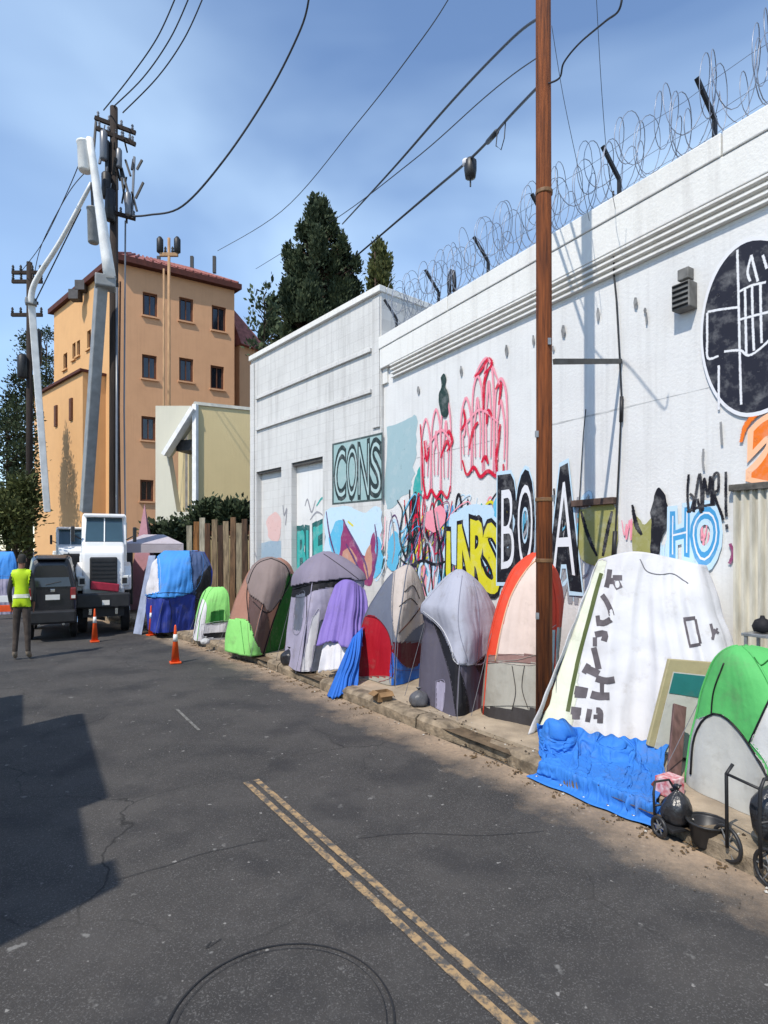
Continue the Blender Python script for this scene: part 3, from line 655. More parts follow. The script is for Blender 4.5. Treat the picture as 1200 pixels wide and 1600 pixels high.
# colourful throw-up between door and panel
on2(fills('painted_patch', P_PBL, b2, M2, [[(512, 800), (540, 790), (570, 800), (598, 795), (600, 850), (596, 900), (560, 910), (515, 900)]], None, 5))
on2(fills('painted_patch', P_CYA, b2, M2, [[(518, 840), (530, 815), (545, 822), (540, 860), (525, 870)], [(585, 860), (596, 840), (602, 880), (590, 905)]], None, 3))
on2(fills('magenta_graffiti', P_MAG, b2, M2, [[(540, 812), (556, 840), (575, 870), (588, 830), (592, 870), (584, 915), (566, 905), (548, 890), (530, 900), (536, 860)]], 'magenta and brown graffiti piece beside the shuttered door', 3))
on2(fills('magenta_graffiti', paint('salmon', 190, 140, 120), b2, M2, [[(540, 862), (552, 856), (562, 876), (552, 894), (540, 888)], [(572, 880), (582, 850), (586, 885), (578, 905)]], None, 2))
on2(strokes('magenta_graffiti', P_PUR, b2, M2, [[(514, 800), (520, 840), (532, 880)], [(540, 812), (560, 850), (575, 880), (580, 905)], [(590, 820), (594, 860), (586, 900)], [(545, 850), (556, 870), (570, 900)]], .05, None, True))
on2(strokes('magenta_graffiti', P_YEL, b2, M2, [[(560, 885), (564, 905)], [(548, 815), (556, 822)]], .04))
tl = [('B', (460, 473, 830, 826, 895, 895)), ('U', (474, 488, 828, 824, 895, 895)), ('E', (489, 500, 826, 822, 895, 895)), ('Z', (500, 511, 824, 820, 890, 890))]
def ond(o):
    for q in (o if isinstance(o, list) else [o]): q.location = (0, .083, 0)
ond(letters('teal_graffiti', P_DGR, b2, M2, tl, .1, .1, 'teal graffiti letters on the shuttered door')); ond(letters('teal_graffiti', P_TEA, b2, M2, tl, .02, .1))
ond(strokes('teal_graffiti', P_GRY, b2, M2, [[(472, 790), (476, 780), (482, 800), (488, 782)], [(480, 812), (490, 800), (500, 805)]], .04, None, True)); ond(strokes('teal_graffiti', P_TEA, b2, M2, [[(490, 790), (500, 778), (508, 800)]], .05, None, True))
ond(fills('painted_patch', paint('blush', 215, 180, 175), b2, M2, [[(412, 815), (425, 800), (436, 815), (430, 845), (415, 840)]], None, 3)); ond(fills('painted_patch', paint('smoke_blue', 150, 170, 185), b2, M2, [[(404, 850), (425, 845), (442, 852), (442, 880), (404, 880)]], None, 3))
on2(strokes('grey_tag', P_GRY, b2, M2, [[(446, 790), (448, 805), (452, 795), (450, 820)], [(398, 850), (404, 870)]], .035))

# tan penthouse behind the junction of the two roofs
ph = empty('roof_hut', A(650, 520, 14.2) * Vector((1, 1, 0)), RZ1 + .2, 'small tan roof hut behind the white parapet', 'hut')
MB().box((0, 0, 3.55), (1.0, 1.4, 7.1)).build('wall', mat('tan_render', rgb(178, 172, 150, .8), .9, .2, 4), ph); MB().box((0, 0, 7.15), (1.15, 1.55, .1)).build('roof', mat('hut_roof', rgb(110, 108, 100, .6), .8, .2, 5), ph)

# ================================================================== TENT TOOLS
CAM = Vector((0, 0, HC))
def inpoly(x, y, P):
    c = False; j = len(P) - 1
    for i in range(len(P)):
        if (P[i][1] > y) != (P[j][1] > y) and x < (P[j][0] - P[i][0]) * (y - P[i][1]) / (P[j][1] - P[i][1]) + P[i][0]: c = not c
        j = i
    return c
def lump(name, m, parent, c, r, seed, amp=.22):
    b = MB(); vs_ = []; fs_ = []; NU, NV = 26, 16
    for j in range(NV + 1):
        ph = math.pi * j / NV
        for i in range(NU):
            th = 2 * math.pi * i / NU; d = Vector((math.sin(ph) * math.cos(th), math.sin(ph) * math.sin(th), -math.cos(ph)))
            k = 1 + amp * (nz3(d * 1.6 + Vector((seed, 0, 0))) + .7 * (.4 - 1.6 * abs(nz3(d * 2.6 + Vector((0, seed, 0)))))); p = Vector((d.x * r[0] * k, d.y * r[1] * k, d.z * r[2] * k))
            p.z = max(p.z, -r[2] * .72); vs_.append(Vector(c) + p)
    for j in range(NV):
        for i in range(NU): fs_.append((j * NU + i, j * NU + (i + 1) % NU, (j + 1) * NU + (i + 1) % NU, (j + 1) * NU + i))
    return b.add(vs_, fs_).build(name, m, parent, smooth=True)
def bag(name, m, parent, c, r, seed):
    """tied rubbish bag: slumped body, pleats gathered into a knot with loose ears"""
    pr = [(.0, .0), (.62, .0), (.9, .06), (1.02, .22), (1.0, .42), (.86, .6), (.62, .74), (.34, .84), (.13, .9), (.1, .93), (.2, .99), (.3, 1.06)]
    P = crom([(a, b, 0) for a, b in pr], 3); NU = 40; vs_ = []; fs_ = []; H = r[2] * 2
    for j, p in enumerate(P):
        for i in range(NU):
            th = 2 * math.pi * i / NU; pl = max(0, p.y - .3) * 1.2; c_, s_ = math.cos(th), math.sin(th)
            k = 1 + .16 * nz3((c_ * 1.3 + seed, s_ * 1.3, p.y * 2)) + (.10 + .35 * pl) * (.35 - abs(nz3((c_ * 3.2, s_ * 3.2 + seed, p.y * 1.6)))) * (1 if p.y < .86 else .8)
            vs_.append(Vector((c[0] + r[0] * p.x * k * c_ + .12 * r[0] * p.y * math.sin(seed), c[1] + r[1] * p.x * k * s_, c[2] + H * p.y * (1 + .06 * nz3((c_, s_, seed))))))
    n = len(P)
    for j in range(n - 1):
        for i in range(NU): fs_.append((j * NU + i, j * NU + (i + 1) % NU, (j + 1) * NU + (i + 1) % NU, (j + 1) * NU + i))
    return MB().add(vs_, fs_).build(name, m, parent, smooth=True)
class Shell:
    """a cloth surface (world-space verts + quads) that can be cut into panels and carry seams"""
    def __init__(s, vs_, fs_): s.v = vs_; s.f = fs_; s.bvh = BVHTree.FromPolygons([tuple(v) for v in vs_], fs_)
    def hit(s, px, py):
        d = Vector(((px - 600) / F, 1, (857 - py) / F)).normalized(); h = s.bvh.ray_cast(CAM, d)
        if h[0] is None: return None
        nn = h[1] if h[1].dot(d) < 0 else -h[1]
        return h[0], nn
    def panels(s, root, default, panels, solid=0):
        groups = {}; inv = root.location; groups_base = []
        bbs = [(min(q[0] for q in pl) - 4, max(q[0] for q in pl) + 4, min(q[1] for q in pl) - 4, max(q[1] for q in pl) + 4) for pl, _, _ in panels]
        polys = [[(p.x, p.y) for p in crom([(q[0], q[1], 0) for q in list(pl) + [pl[0]]], 4)] if len(pl) > 4 else pl for pl, _, _ in panels]
        for f in s.f:
            c = sum((s.v[i] for i in f), Vector()) / len(f); nn = (s.v[f[1]] - s.v[f[0]]).cross(s.v[f[2]] - s.v[f[0]]); key = -1
            if nn.length < 1e-12: nn = Vector((0, 0, 1))
            if nn.dot(CAM - c) > 0:
                x, y = PX(c)
                for k, P in enumerate(polys):
                    if bbs[k][0] < x < bbs[k][1] and bbs[k][2] < y < bbs[k][3] and inpoly(x, y, P): key = k
            groups.setdefault(key, []).append(f)
        out = {}; vn = None
        if any(pn in ('rain_fly', 'roof_panel', 'upper_tarp', 'rain_flap') for _, _, pn in panels):
            vn = [Vector() for _ in s.v]
            for f in s.f:
                fn = (s.v[f[1]] - s.v[f[0]]).cross(s.v[f[2]] - s.v[f[0]])
                for i in f: vn[i] += fn
        for key, fl in groups.items():
            lift = .022 if key >= 0 and panels[key][2] in ('rain_fly', 'roof_panel', 'upper_tarp', 'rain_flap') else 0
            if lift and key >= 0: groups_base.append(fl)
            idx = {}; vs_ = []; fs_ = []
            for f in fl:
                q = []
                for i in f:
                    if i not in idx: idx[i] = len(vs_); vs_.append(s.v[i] - inv + (vn[i].normalized() * lift if lift else Vector()))
                    q.append(idx[i])
                fs_.append(tuple(q))
            nm, m = (default[0], default[1]) if key < 0 else (panels[key][2], panels[key][1])
            b = MB(); b.v = vs_; b.f = fs_; out[key] = b.build(nm, m, root, smooth=True, fix=False, solid=solid or (.008 if lift else 0))
        if groups_base:                                            # inner tent wall behind the raised fly
            idx = {}; b = MB()
            for f in [f for fl in groups_base for f in fl]:
                q = []
                for i in f:
                    if i not in idx: idx[i] = len(b.v); b.v.append(s.v[i] - inv)
                    q.append(idx[i])
                b.f.append(tuple(q))
            b.build('inner_wall', default[1], root, smooth=True, fix=False)
        return out
    def trace(s, pts, n=10, offs=.006):
        P = resample([Vector((p.x, p.y, 0)) for p in crom([(q[0], q[1], 0) for q in pts], 6)], max(6, n)); out = []
        for p in P:
            h = s.hit(p.x, p.y)
            if h: out.append((h[0] + h[1] * offs, h[1]))
        return out
    def seam(s, root, pts, r, m, name='pole_sleeve', n=22):
        r = r * .62; runs = [[]]
        for q in s.trace(pts, n):
            if runs[-1] and ((q[0] - runs[-1][-1]).length > .16): runs.append([])
            runs[-1].append(q[0])
        for P in runs:
            if len(P) > 2: MB().tube([p - root.location for p in P], r, 6).build(name, m, root, smooth=True)
    def ribbon(s, root, pts, wpx, m, name, n=24, label=None):
        b = MB(); vs_ = []; fs_ = []
        P = resample([Vector((p.x, p.y, 0)) for p in crom([(q[0], q[1], 0) for q in pts], 5)], n); ok = []
        for i, p in enumerate(P):
            t = (P[min(i + 1, n - 1)] - P[max(i - 1, 0)]).normalized(); nn = Vector((-t.y, t.x, 0))
            h1 = s.hit(p.x + nn.x * wpx / 2, p.y + nn.y * wpx / 2); h2 = s.hit(p.x - nn.x * wpx / 2, p.y - nn.y * wpx / 2)
            if h1 and h2: ok.append((h1[0] + h1[1] * .007 - root.location, h2[0] + h2[1] * .007 - root.location))
        for i, (a, c) in enumerate(ok):
            vs_ += [a, c]
            if i: fs_.append((2 * i - 2, 2 * i - 1, 2 * i + 1, 2 * i))
        if fs_:
            o = b.add(vs_, fs_).build(name, m, root)
            if label: o['label'] = label
m_pole = fabric('black_binding', 26, 26, 30); fabric('grey_cord', 130, 130, 136)
def dome(name, label, base, depth, outl, ne=2.4, default=None, panels=(), seams=(), sag=.05, z0=SW, cat='tent', wr=.02, group=None, seed=0.0, ridge=-.2, crisp=3.8):
    """dome tent: outl = measured (height row, left, right) in photo pixels, top first; depth = half depth in metres"""
    Yf = (HC - z0) * F / (base - 857.0); Yc = Yf + depth + .10
    Ym = Yc - .35 * depth; rows = [(HC + (857 - py) / F * Ym, (xl - 600) / F * Ym, (xr - 600) / F * Ym) for py, xl, xr in outl]
    alpha = math.atan(ridge); phi = -math.pi / 2 + alpha - math.pi / 4
    ztop = rows[0][0]; h = ztop - z0; cxb = (rows[-1][1] + rows[-1][2]) / 2
    root = empty(name, (cxb, Yc, z0), 0, label, cat, group); NA, NT = 220, 96; vs_ = []; fs_ = []
    sm = crom([(0, r_[1], r_[2]) for r_ in rows], 6); zz = [p.x for p in crom([(r_[0], 0, 0) for r_ in rows], 6)]
    def at_z(z):
        for i in range(len(zz) - 1):
            if zz[i + 1] <= z <= zz[i]:
                f = (zz[i] - z) / max(zz[i] - zz[i + 1], 1e-6); return sm[i].y + (sm[i + 1].y - sm[i].y) * f, sm[i].z + (sm[i + 1].z - sm[i].z) * f
        return (sm[0].y, sm[0].z) if z > zz[0] else (sm[-1].y, sm[-1].z)
    for j in range(NT + 1):
        tau = j / NT; t = 1 - (1 - tau) ** 1.7; z = z0 + h * t; xl, xr = at_z(z); a = max((xr - xl) / 2, .01); cx = (xl + xr) / 2; dd = depth * max(1 - t ** 2.0, .004) ** .55
        if tau > .985: a *= .7; dd *= .7
        nn_ = 2 + (crisp - 2) * (1 - t ** 3); rad_ = []
        for k in range(NA):
            th = 2 * math.pi * k / NA; c, s_ = math.cos(th - phi), math.sin(th - phi); e = (abs(c) ** nn_ + abs(s_) ** nn_) ** (-1 / nn_)
            mid_ = abs(math.cos(2 * (th - phi))) ** 1.5                        # 1 in the middle of a side, 0 at a pole
            rad_.append(e * (1 - 2.6 * sag * mid_ * math.sin(math.pi * min(1, t * .9 + .12))))
        mx_ = max(abs(rad_[k] * math.cos(2 * math.pi * k / NA)) for k in range(NA)); my_ = max(abs(rad_[k] * math.sin(2 * math.pi * k / NA)) for k in range(NA))
        for k in range(NA):
            th = 2 * math.pi * k / NA; c, s_ = math.cos(th) * rad_[k] / mx_, math.sin(th) * rad_[k] / my_; sg = 1.0; e = 1.0
            w = 1 + wr * (1.0 * nz3((c * 2.2 + cxb, s_ * 2.2, t * 4 + seed), 1.6) + .9 * (.5 - 2 * abs(nz3((c * 5 + cxb + t * 1.2, s_ * 5, t * 1.6 + seed), 1.2))))
            vs_.append(Vector((cx + a * e * c * (1 + (w - 1) * .6), Yc + dd * e * s_ * sg * w, z)))
    for j in range(NT):
        for k in range(NA): fs_.append((j * NA + k, j * NA + (k + 1) % NA, (j + 1) * NA + (k + 1) % NA, (j + 1) * NA + k))
    fs_.append(tuple(NT * NA + k for k in range(NA)))
    sh = Shell(vs_, fs_); kids = sh.panels(root, default, list(panels))
    av, af = [], []
    for o_ in root.children:
        k_ = len(av); av += [v.co + root.location for v in o_.data.vertices]; af += [tuple(i + k_ for i in p.vertices) for p in o_.data.polygons]
    sh = Shell(av, af)
    for pl, pm, pn in panels: sh.seam(root, list(pl) + [pl[0]], .0035, pm, 'seam', 60)
    if h > .5:
        for q in range(4):
            k = int(round((phi + math.pi / 4 + q * math.pi / 2) / (2 * math.pi) * NA)) % NA
            MB().tube([vs_[j * NA + k] + (vs_[j * NA + k] - Vector(((sm[-1].y + sm[-1].z) / 2, Yc, vs_[j * NA + k].z))).normalized() * .004 - root.location for j in range(0, NT + 1, 4)], .007, 6).build('tent_pole', default[1], root, smooth=True)
            gp = vs_[k] - root.location; g2 = gp + Vector((gp.x, gp.y, 0)).normalized() * .16; g3 = vs_[int(NT * .42) * NA + k] - root.location
            MB().tube([g3, g2 + Vector((0, 0, .01))], .003, 4).build('guy_line', MATS['fabric_grey_cord'], root)
    for q in seams: sh.seam(root, q[0], q[1] if len(q) > 1 else .009, q[2] if len(q) > 2 else m_pole)
    return root, sh
def drape(name, label, top, bot, default, panels=(), amp=.03, freq=9, cat='tarpaulin', closed=False, nu=110, nv=40, bulge=.0, seed=0, foldpow=.8, rough=.02, hem=.02, pname='sheet', solid=.006, mid=None, fan=1.0):
    """cloth hung from one 3-D line to another, with folds that deepen downwards"""
    T_ = crom([Vector(p) for p in top], 8); B_l = crom([Vector(p) for p in bot], 8)
    if closed: T_ = crom([Vector(p) for p in list(top) + [top[0]]], 8); B_l = crom([Vector(p) for p in list(bot) + [bot[0]]], 8)
    T_ = resample(T_, nu + 1); B_l = resample(B_l, nu + 1)
    if fan != 1.0:
        T_ = [T_[int((i / nu) ** fan * nu)].lerp(T_[min(nu, int((i / nu) ** fan * nu) + 1)], (i / nu) ** fan * nu % 1) for i in range(nu + 1)]
    M_l = resample(crom([Vector(p) for p in mid], 8), nu + 1) if mid else None
    cen = sum(B_l, Vector()) / len(B_l); root = empty(name, (cen.x, cen.y, min(p.z for p in B_l)), 0, label, cat); vs_ = []; fs_ = []
    for j in range(nv + 1):
        t = j / nv
        for i in range(nu + 1):
            p = T_[i].lerp(B_l[i], t)
            if M_l: p = (T_[i] * (1 - t) ** 2 + (M_l[i] * 2 - (T_[i] + B_l[i]) * .5) * (2 * t * (1 - t)) + B_l[i] * t * t)
            i0 = max(i - 1, 0); i1 = min(i + 1, nu)
            tg = (B_l[i1] - B_l[i0]); tg.z = 0
            if tg.length < 1e-6: tg = (T_[i1] - T_[i0]); tg.z = 0
            nn = Vector((tg.y, -tg.x, 0)); nn = nn.normalized() if nn.length > 1e-6 else Vector((0, -1, 0))
            if closed and nn.dot(p - cen) < 0 and False: nn = -nn
            u = i / nu
            uu = u + .05 * nz3((u * 2, t * 1.5, seed + 5)); fold = 0
            for q, am in ((1, 1.0), (2.1, .45), (4.4, .10)): fold += am * (.55 - 2.4 * abs(nz3((uu * freq * q * .5, t * .22 * q + seed, seed * 1.7 + q))))
            d = amp * fold * t ** foldpow + rough * nz3((p.x * 4, p.y * 4, p.z * 4 + seed)) + bulge * math.sin(math.pi * t) 
            p = p + nn * d
            if j == nv: p.z += hem * nz3((u * 14, seed, 1))
            vs_.append(p)
    w = nu + 1
    for j in range(nv):
        for i in range(nu): fs_.append((j * w + i, (j + 1) * w + i, (j + 1) * w + i + 1, j * w + i + 1))
    if closed:
        c = len(vs_); vs_.append(sum(T_, Vector()) / len(T_))
        for i in range(nu): fs_.append((i, i + 1, c))
    sh = Shell(vs_, fs_); sh.panels(root, (pname, default), list(panels), solid)
    return root, sh

# ================================================================== TENTS ALONG THE SIDEWALK
f_lgreen = fabric('light_green', 150, 225, 125); f_green = fabric('green', 96, 192, 108); f_dgreen = fabric('dark_green', 24, 98, 32)
f_brown = fabric('salmon_brown', 176, 130, 112); f_taupe = fabric('taupe', 142, 126, 122); f_dbrown = fabric('dark_brown', 98, 76, 72)
f_lav = fabric('lavender_grey', 172, 166, 188); f_lavd = fabric('grey_lavender', 140, 132, 150); f_white = fabric('white', 228, 226, 230); f_slate = fabric('slate', 108, 114, 130)
f_black = fabric('black', 30, 30, 36); f_purple = fabric('purple', 136, 116, 190); f_blue = fabric('blue', 44, 110, 205); f_dblue = fabric('deep_blue', 42, 60, 150); f_red = fabric('red', 168, 14, 34)
f_maroon = fabric('maroon', 92, 16, 34); f_beige = fabric('beige', 196, 184, 176); f_lgrey = fabric('light_grey', 176, 178, 192); f_dgrey = fabric('dark_grey', 96, 92, 106)
f_orange = fabric('orange_red', 232, 78, 52); f_cream = fabric('cream', 226, 206, 196); f_ash = fabric('ash', 172, 168, 158); f_char = fabric('charcoal', 62, 58, 58)
f_tarp = fabric('tarp_white', 222, 222, 226, .74); f_tblue = fabric('tarp_blue', 54, 122, 206, .9); f_pgrey = fabric('pale_grey', 196, 196, 190); f_teal = fabric('teal', 40, 120, 118)
f_steel = fabric('steel_blue', 120, 140, 185); f_sky = fabric('sky_blue', 72, 150, 232)

# -- blue tarp shelter beside the truck
dome('tarp_shelter', 'blue tarp shelter beside the white bucket truck', 990, .7, [(862, 250, 312), (880, 232, 322), (900, 226, 327), (930, 221, 322), (960, 221, 314), (992, 224, 306)], 2.8, ('fabric_shell', f_dblue), [
    ([(222, 858), (300, 856), (318, 880), (300, 925), (226, 930)], f_sky, 'upper_tarp'), ([(222, 864), (246, 860), (250, 925), (226, 930)], f_white, 'white_sheet'),
    ([(296, 858), (330, 860), (330, 925), (302, 930)], fabric('dusk_blue', 70, 90, 130), 'side_tarp'), ([(308, 905), (330, 880), (330, 1000), (300, 1000)], f_black, 'side_panel')],
    [([(222, 931), (262, 926), (305, 928)], .012), ([(262, 928), (268, 960), (264, 990)], .008, f_black)], .05, wr=.07, seed=1, ridge=-.1)
lp = MB(); p0, p1 = G(206, 992), G(224, 996); ww = Vector((.14, .02, 0))
lp.prism([G(208, 990) , G(221, 992), A(243, 868, 12.6), A(232, 868, 12.6)], (0, .03, 0)); o = lp.build('leaning_board', mat('pale_blue_board', rgb(170, 182, 210, .8), .6, .2, 5), None, bevel=.006)
tag(o, 'pale blue board leaning against the blue tarp shelter', 'board')

# -- small light green tent
dome('small_tent', 'small light green and white tent, last before the blue shelter', 1003, .42, [(918, 322, 346), (928, 312, 354), (945, 305, 357), (970, 299, 358), (1003, 295, 355)], 2.5, ('fabric_shell', f_lgreen), [
    ([(314, 975), (362, 972), (362, 1010), (314, 1010)], f_white, 'white_panel'), ([(316, 935), (323, 950), (312, 1010), (298, 1010), (306, 970)], f_white, 'white_stripe'),
    ([(330, 956), (350, 953), (350, 972), (328, 974)], f_dgreen, 'window'), ([(318, 990), (352, 988), (352, 996), (318, 997)], f_black, 'sill_band')], [([(302, 1000), (312, 950), (322, 922)], .008), ([(322, 975), (356, 971)], .006)], .05, wr=.022, seed=2, ridge=-.35)
# -- brown dome
dome('dome_tent', 'brown dome tent with dark green stripe beside small light green tent', 1027, .62, [(872, 410, 434), (880, 398, 446), (892, 386, 453), (910, 377, 458), (940, 364, 457), (975, 355, 450), (1005, 351, 442), (1034, 350, 436)], 2.3, ('fabric_shell', f_brown), [
    ([(386, 905), (400, 880), (425, 872), (448, 886), (454, 910), (438, 935), (420, 955), (400, 945), (390, 925)], f_taupe, 'roof_panel'),
    ([(390, 928), (418, 958), (420, 1040), (398, 1040), (388, 990)], f_dbrown, 'door_panel'), ([(450, 895), (462, 905), (460, 960), (440, 1040), (412, 1040), (424, 985)], f_dgreen, 'green_stripe'),
    ([(340, 972), (385, 968), (398, 1000), (408, 1040), (340, 1040)], f_lgreen, 'rain_flap')],
    [([(392, 985), (386, 925), (400, 884), (424, 873)], .012), ([(424, 873), (446, 884), (454, 905)], .014), ([(454, 905), (438, 940), (422, 985), (408, 1034)], .014), ([(396, 940), (418, 958), (438, 936)], .010), ([(376, 970), (384, 1034)], .006, f_dgreen)], .06, wr=.022, seed=3, ridge=.15)
# -- lavender grey tent with fly
dome('cabin_tent', 'lavender grey tent with peaked fly and dark window, behind the purple tarp', 1052, .60, [(864, 503, 512), (873, 484, 534), (888, 466, 556), (902, 455, 568), (925, 451, 568), (960, 446, 567), (1000, 441, 562), (1052, 436, 556)], 2.8, ('fabric_shell', f_lav), [
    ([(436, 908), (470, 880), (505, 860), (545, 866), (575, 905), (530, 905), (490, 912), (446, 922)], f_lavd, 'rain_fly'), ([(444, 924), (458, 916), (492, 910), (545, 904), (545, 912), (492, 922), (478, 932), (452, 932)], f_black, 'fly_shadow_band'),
    ([(463, 930), (477, 926), (470, 985), (458, 985)], f_slate, 'window'), ([(488, 965), (500, 955), (482, 1060), (468, 1060)], f_white, 'white_trim'), ([(500, 970), (520, 965), (505, 1060), (484, 1060)], f_slate, 'side_panel')],
    [([(448, 924), (495, 911), (545, 905)], .011), ([(480, 930), (478, 990), (470, 1045)], .008), ([(506, 866), (532, 884), (560, 905)], .008)], .06, wr=.022, seed=4, ridge=-.35)
# -- purple tarp draped in front
r_, s_ = drape('purple_tarp', 'purple tarp hung over the near side of the lavender grey tent', [A(524, 914, 8.0), A(536, 906, 7.95), A(552, 908, 7.95), A(570, 922, 8.1)], [A(496, 1010, 7.62), A(520, 1002, 7.5), A(548, 1012, 7.46), A(580, 1004, 7.7)], f_purple, (), .11, 7, nu=110, nv=40, seed=3, foldpow=.5, hem=.05)
r_, s_ = drape('white_sack', 'white sheet hanging under the purple tarp', [A(507, 996, 7.62), A(530, 994, 7.56), A(553, 998, 7.56)], [A(498, 1050, 7.50), A(528, 1046, 7.40), A(550, 1044, 7.42)], f_white, (), .05, 5, nu=60, nv=24, seed=4, cat='sheet')
r_, s_ = drape('blue_tarp_tail', 'blue tarp tail trailing over the kerb below the white sheet', [A(548, 1000, 7.46), A(562, 985, 7.5), A(570, 980, 7.6)], [A(510, 1090, 7.0), A(532, 1084, 7.02), A(562, 1066, 7.25)], f_blue, (), .12, 8, nu=110, nv=50, seed=5, foldpow=.4, hem=.05, rough=.05)
# -- grey tent with red door
dome('dome_tent', 'grey and beige tent with red lower panel beside the purple tarp', 1074, .64, [(883, 635, 641), (892, 618, 650), (910, 602, 658), (935, 586, 665), (960, 572, 668), (1000, 560, 668), (1040, 558, 667), (1074, 558, 666)], 2.4, ('fabric_shell', f_slate), [
    ([(616, 888), (640, 880), (668, 930), (672, 960), (645, 985), (622, 1004), (612, 950)], f_beige, 'side_panel'), ([(550, 985), (572, 962), (592, 968), (610, 1000), (612, 1058), (550, 1058)], f_red, 'red_door'),
    ([(614, 1004), (675, 1004), (675, 1040), (616, 1045)], f_maroon, 'maroon_panel'), ([(612, 1018), (630, 1040), (648, 1044), (675, 1020), (675, 1080), (614, 1080)], f_blue, 'blue_groundsheet'), ([(550, 1058), (612, 1058), (612, 1080), (550, 1080)], f_ash, 'hem')],
    [([(666, 935), (645, 965), (622, 990)], .012, fabric('brown_binding', 78, 46, 38)), ([(632, 925), (645, 915), (655, 935)], .009, f_char), ([(624, 948), (640, 935), (652, 945)], .009, f_char), ([(572, 963), (592, 968), (610, 998), (613, 1058)], .008, f_maroon), ([(618, 888), (614, 940), (614, 1004)], .006, f_slate)], .07, wr=.022, seed=5, ridge=.05)
# -- lavender tent
dome('dome_tent', 'pale lavender fly over dark grey tent, left of the orange tent', 1124, .64, [(894, 719, 725), (904, 704, 740), (920, 688, 756), (940, 672, 768), (955, 663, 775), (985, 668, 781), (1010, 664, 779), (1050, 660, 774), (1124, 656, 768)], 2.4, ('fabric_shell', f_dgrey), [
    ([(655, 952), (690, 912), (722, 888), (756, 912), (790, 975), (776, 1010), (757, 1034), (735, 1038), (712, 1036), (700, 1000), (685, 978)], f_lgrey, 'rain_fly'),
    ([(676, 968), (692, 985), (712, 1030), (728, 1080), (734, 1130), (716, 1130), (704, 1060), (690, 1010)], f_black, 'dark_stripe'), ([(742, 1036), (768, 1016), (785, 1020), (780, 1034), (752, 1052)], f_char, 'vent'), ([(682, 1064), (696, 1066), (692, 1112), (682, 1108)], f_lav, 'pale_bag')],
    [([(662, 955), (690, 980), (706, 1012), (712, 1036), (738, 1038), (757, 1034), (778, 990)], .009, fabric('pale_hem', 205, 205, 210)), ([(722, 900), (716, 970), (730, 1034)], .006, fabric('fly_seam', 140, 142, 160)), ([(738, 900), (748, 960), (744, 1034)], .005, MATS['fabric_fly_seam'])], .07, wr=.022, seed=6, ridge=-.15)
# -- orange and cream tent behind the pole
dome('dome_tent', 'orange and cream tent standing behind the rust brown pole', 1142, .66, [(864, 840, 848), (874, 825, 864), (890, 808, 880), (910, 796, 889), (940, 783, 895), (980, 771, 894), (1030, 762, 890), (1142, 752, 872)], 2.3, ('fabric_shell', f_orange), [
    ([(776, 1034), (784, 985), (800, 930), (824, 890), (842, 872), (846, 960), (846, 1034)], f_cream, 'front_panel'), ([(700, 1034), (735, 1033), (800, 1032), (862, 1033), (862, 1170), (700, 1170)], f_ash, 'lower_panel'),
    ([(750, 1026), (800, 1022), (852, 1026), (852, 1037), (800, 1034), (750, 1036)], fabric('mauve_band', 150, 118, 112), 'band'), ([(855, 985), (905, 975), (905, 1150), (852, 1150)], fabric('pale_aqua', 190, 206, 202), 'side_skirt'), ([(735, 1104), (851, 1108), (851, 1160), (735, 1160)], f_char, 'mud_skirt')],
    [([(774, 1034), (783, 985), (799, 930), (823, 890), (842, 872)], .010, fabric('peach', 240, 190, 150)), ([(846, 876), (850, 960), (848, 1034)], .008, fabric('rose', 226, 150, 140)), ([(800, 1040), (806, 1080), (800, 1110)], .006, f_char), ([(820, 1040), (816, 1075), (826, 1108)], .006, f_char)], .06, wr=.022, seed=7, ridge=.35)
# -- big white banner tarp tent
topl = [A(936, 874, 5.75), A(990, 862, 5.55), A(1050, 872, 5.45), A(1098, 884, 5.35), A(1090, 880, 5.9), A(1010, 872, 6.1)]
botl = [Vector((1.36, 5.2, SW)), Vector((2.02, 4.92, SW)), Vector((2.35, 4.72, SW)), Vector((3.0, 4.55, SW)), Vector((3.05, 5.3, SW)), Vector((1.9, 5.95, SW))]
wr_, ws_ = drape('banner_tent', 'tall white tent made from a printed banner, between the pole and the green tent', topl, botl, f_tarp, [([(925, 880), (948, 880), (912, 1000), (888, 1160), (840, 1160), (860, 1050), (890, 960)], fabric('lime_white', 222, 226, 208), 'edge_strip')], .12, 19, cat='tent', closed=True, nu=260, nv=90, seed=8, rough=.02, pname='banner', foldpow=.6)
m_ink = mat('faded_ink', rgb(104, 98, 104, .8), .8, .25, 9)
ws_.ribbon(wr_, [(940, 896), (930, 930), (918, 975), (906, 1020), (895, 1070), (887, 1112)], 6, fabric('moss', 84, 96, 52), 'edge_line', 40)
INK = [([(953, 890), (951, 905), (948, 918)], 6), ([(949, 908), (960, 908)], 7), ([(958, 903), (972, 903)], 6), ([(962, 908), (968, 920)], 8), ([(941, 930), (947, 938), (953, 950), (956, 962)], 6), ([(934, 972), (944, 974), (955, 968)], 7), ([(934, 962), (936, 978)], 5),
       ([(930, 992), (946, 990), (944, 1002)], 7), ([(930, 996), (930, 1010)], 5), ([(928, 1012), (932, 1028), (936, 1046)], 7), ([(914, 1044), (928, 1050), (936, 1054)], 9), ([(912, 1052), (920, 1038)], 6), ([(932, 1060), (946, 1064), (960, 1062)], 8), ([(941, 1064), (941, 1084)], 5),
       ([(898, 1078), (918, 1082)], 10), ([(898, 1086), (916, 1087)], 6), ([(924, 1085), (936, 1088), (952, 1088)], 9), ([(892, 1110), (908, 1112)], 9), ([(894, 1120), (906, 1120)], 6), ([(922, 1108), (918, 1128)], 6), ([(932, 1110), (938, 1112), (938, 1130)], 7), ([(928, 1120), (942, 1120)], 5)]
for l, w_ in INK: ws_.ribbon(wr_, l, w_ * 1.35, m_ink, 'printed_letter', 8)
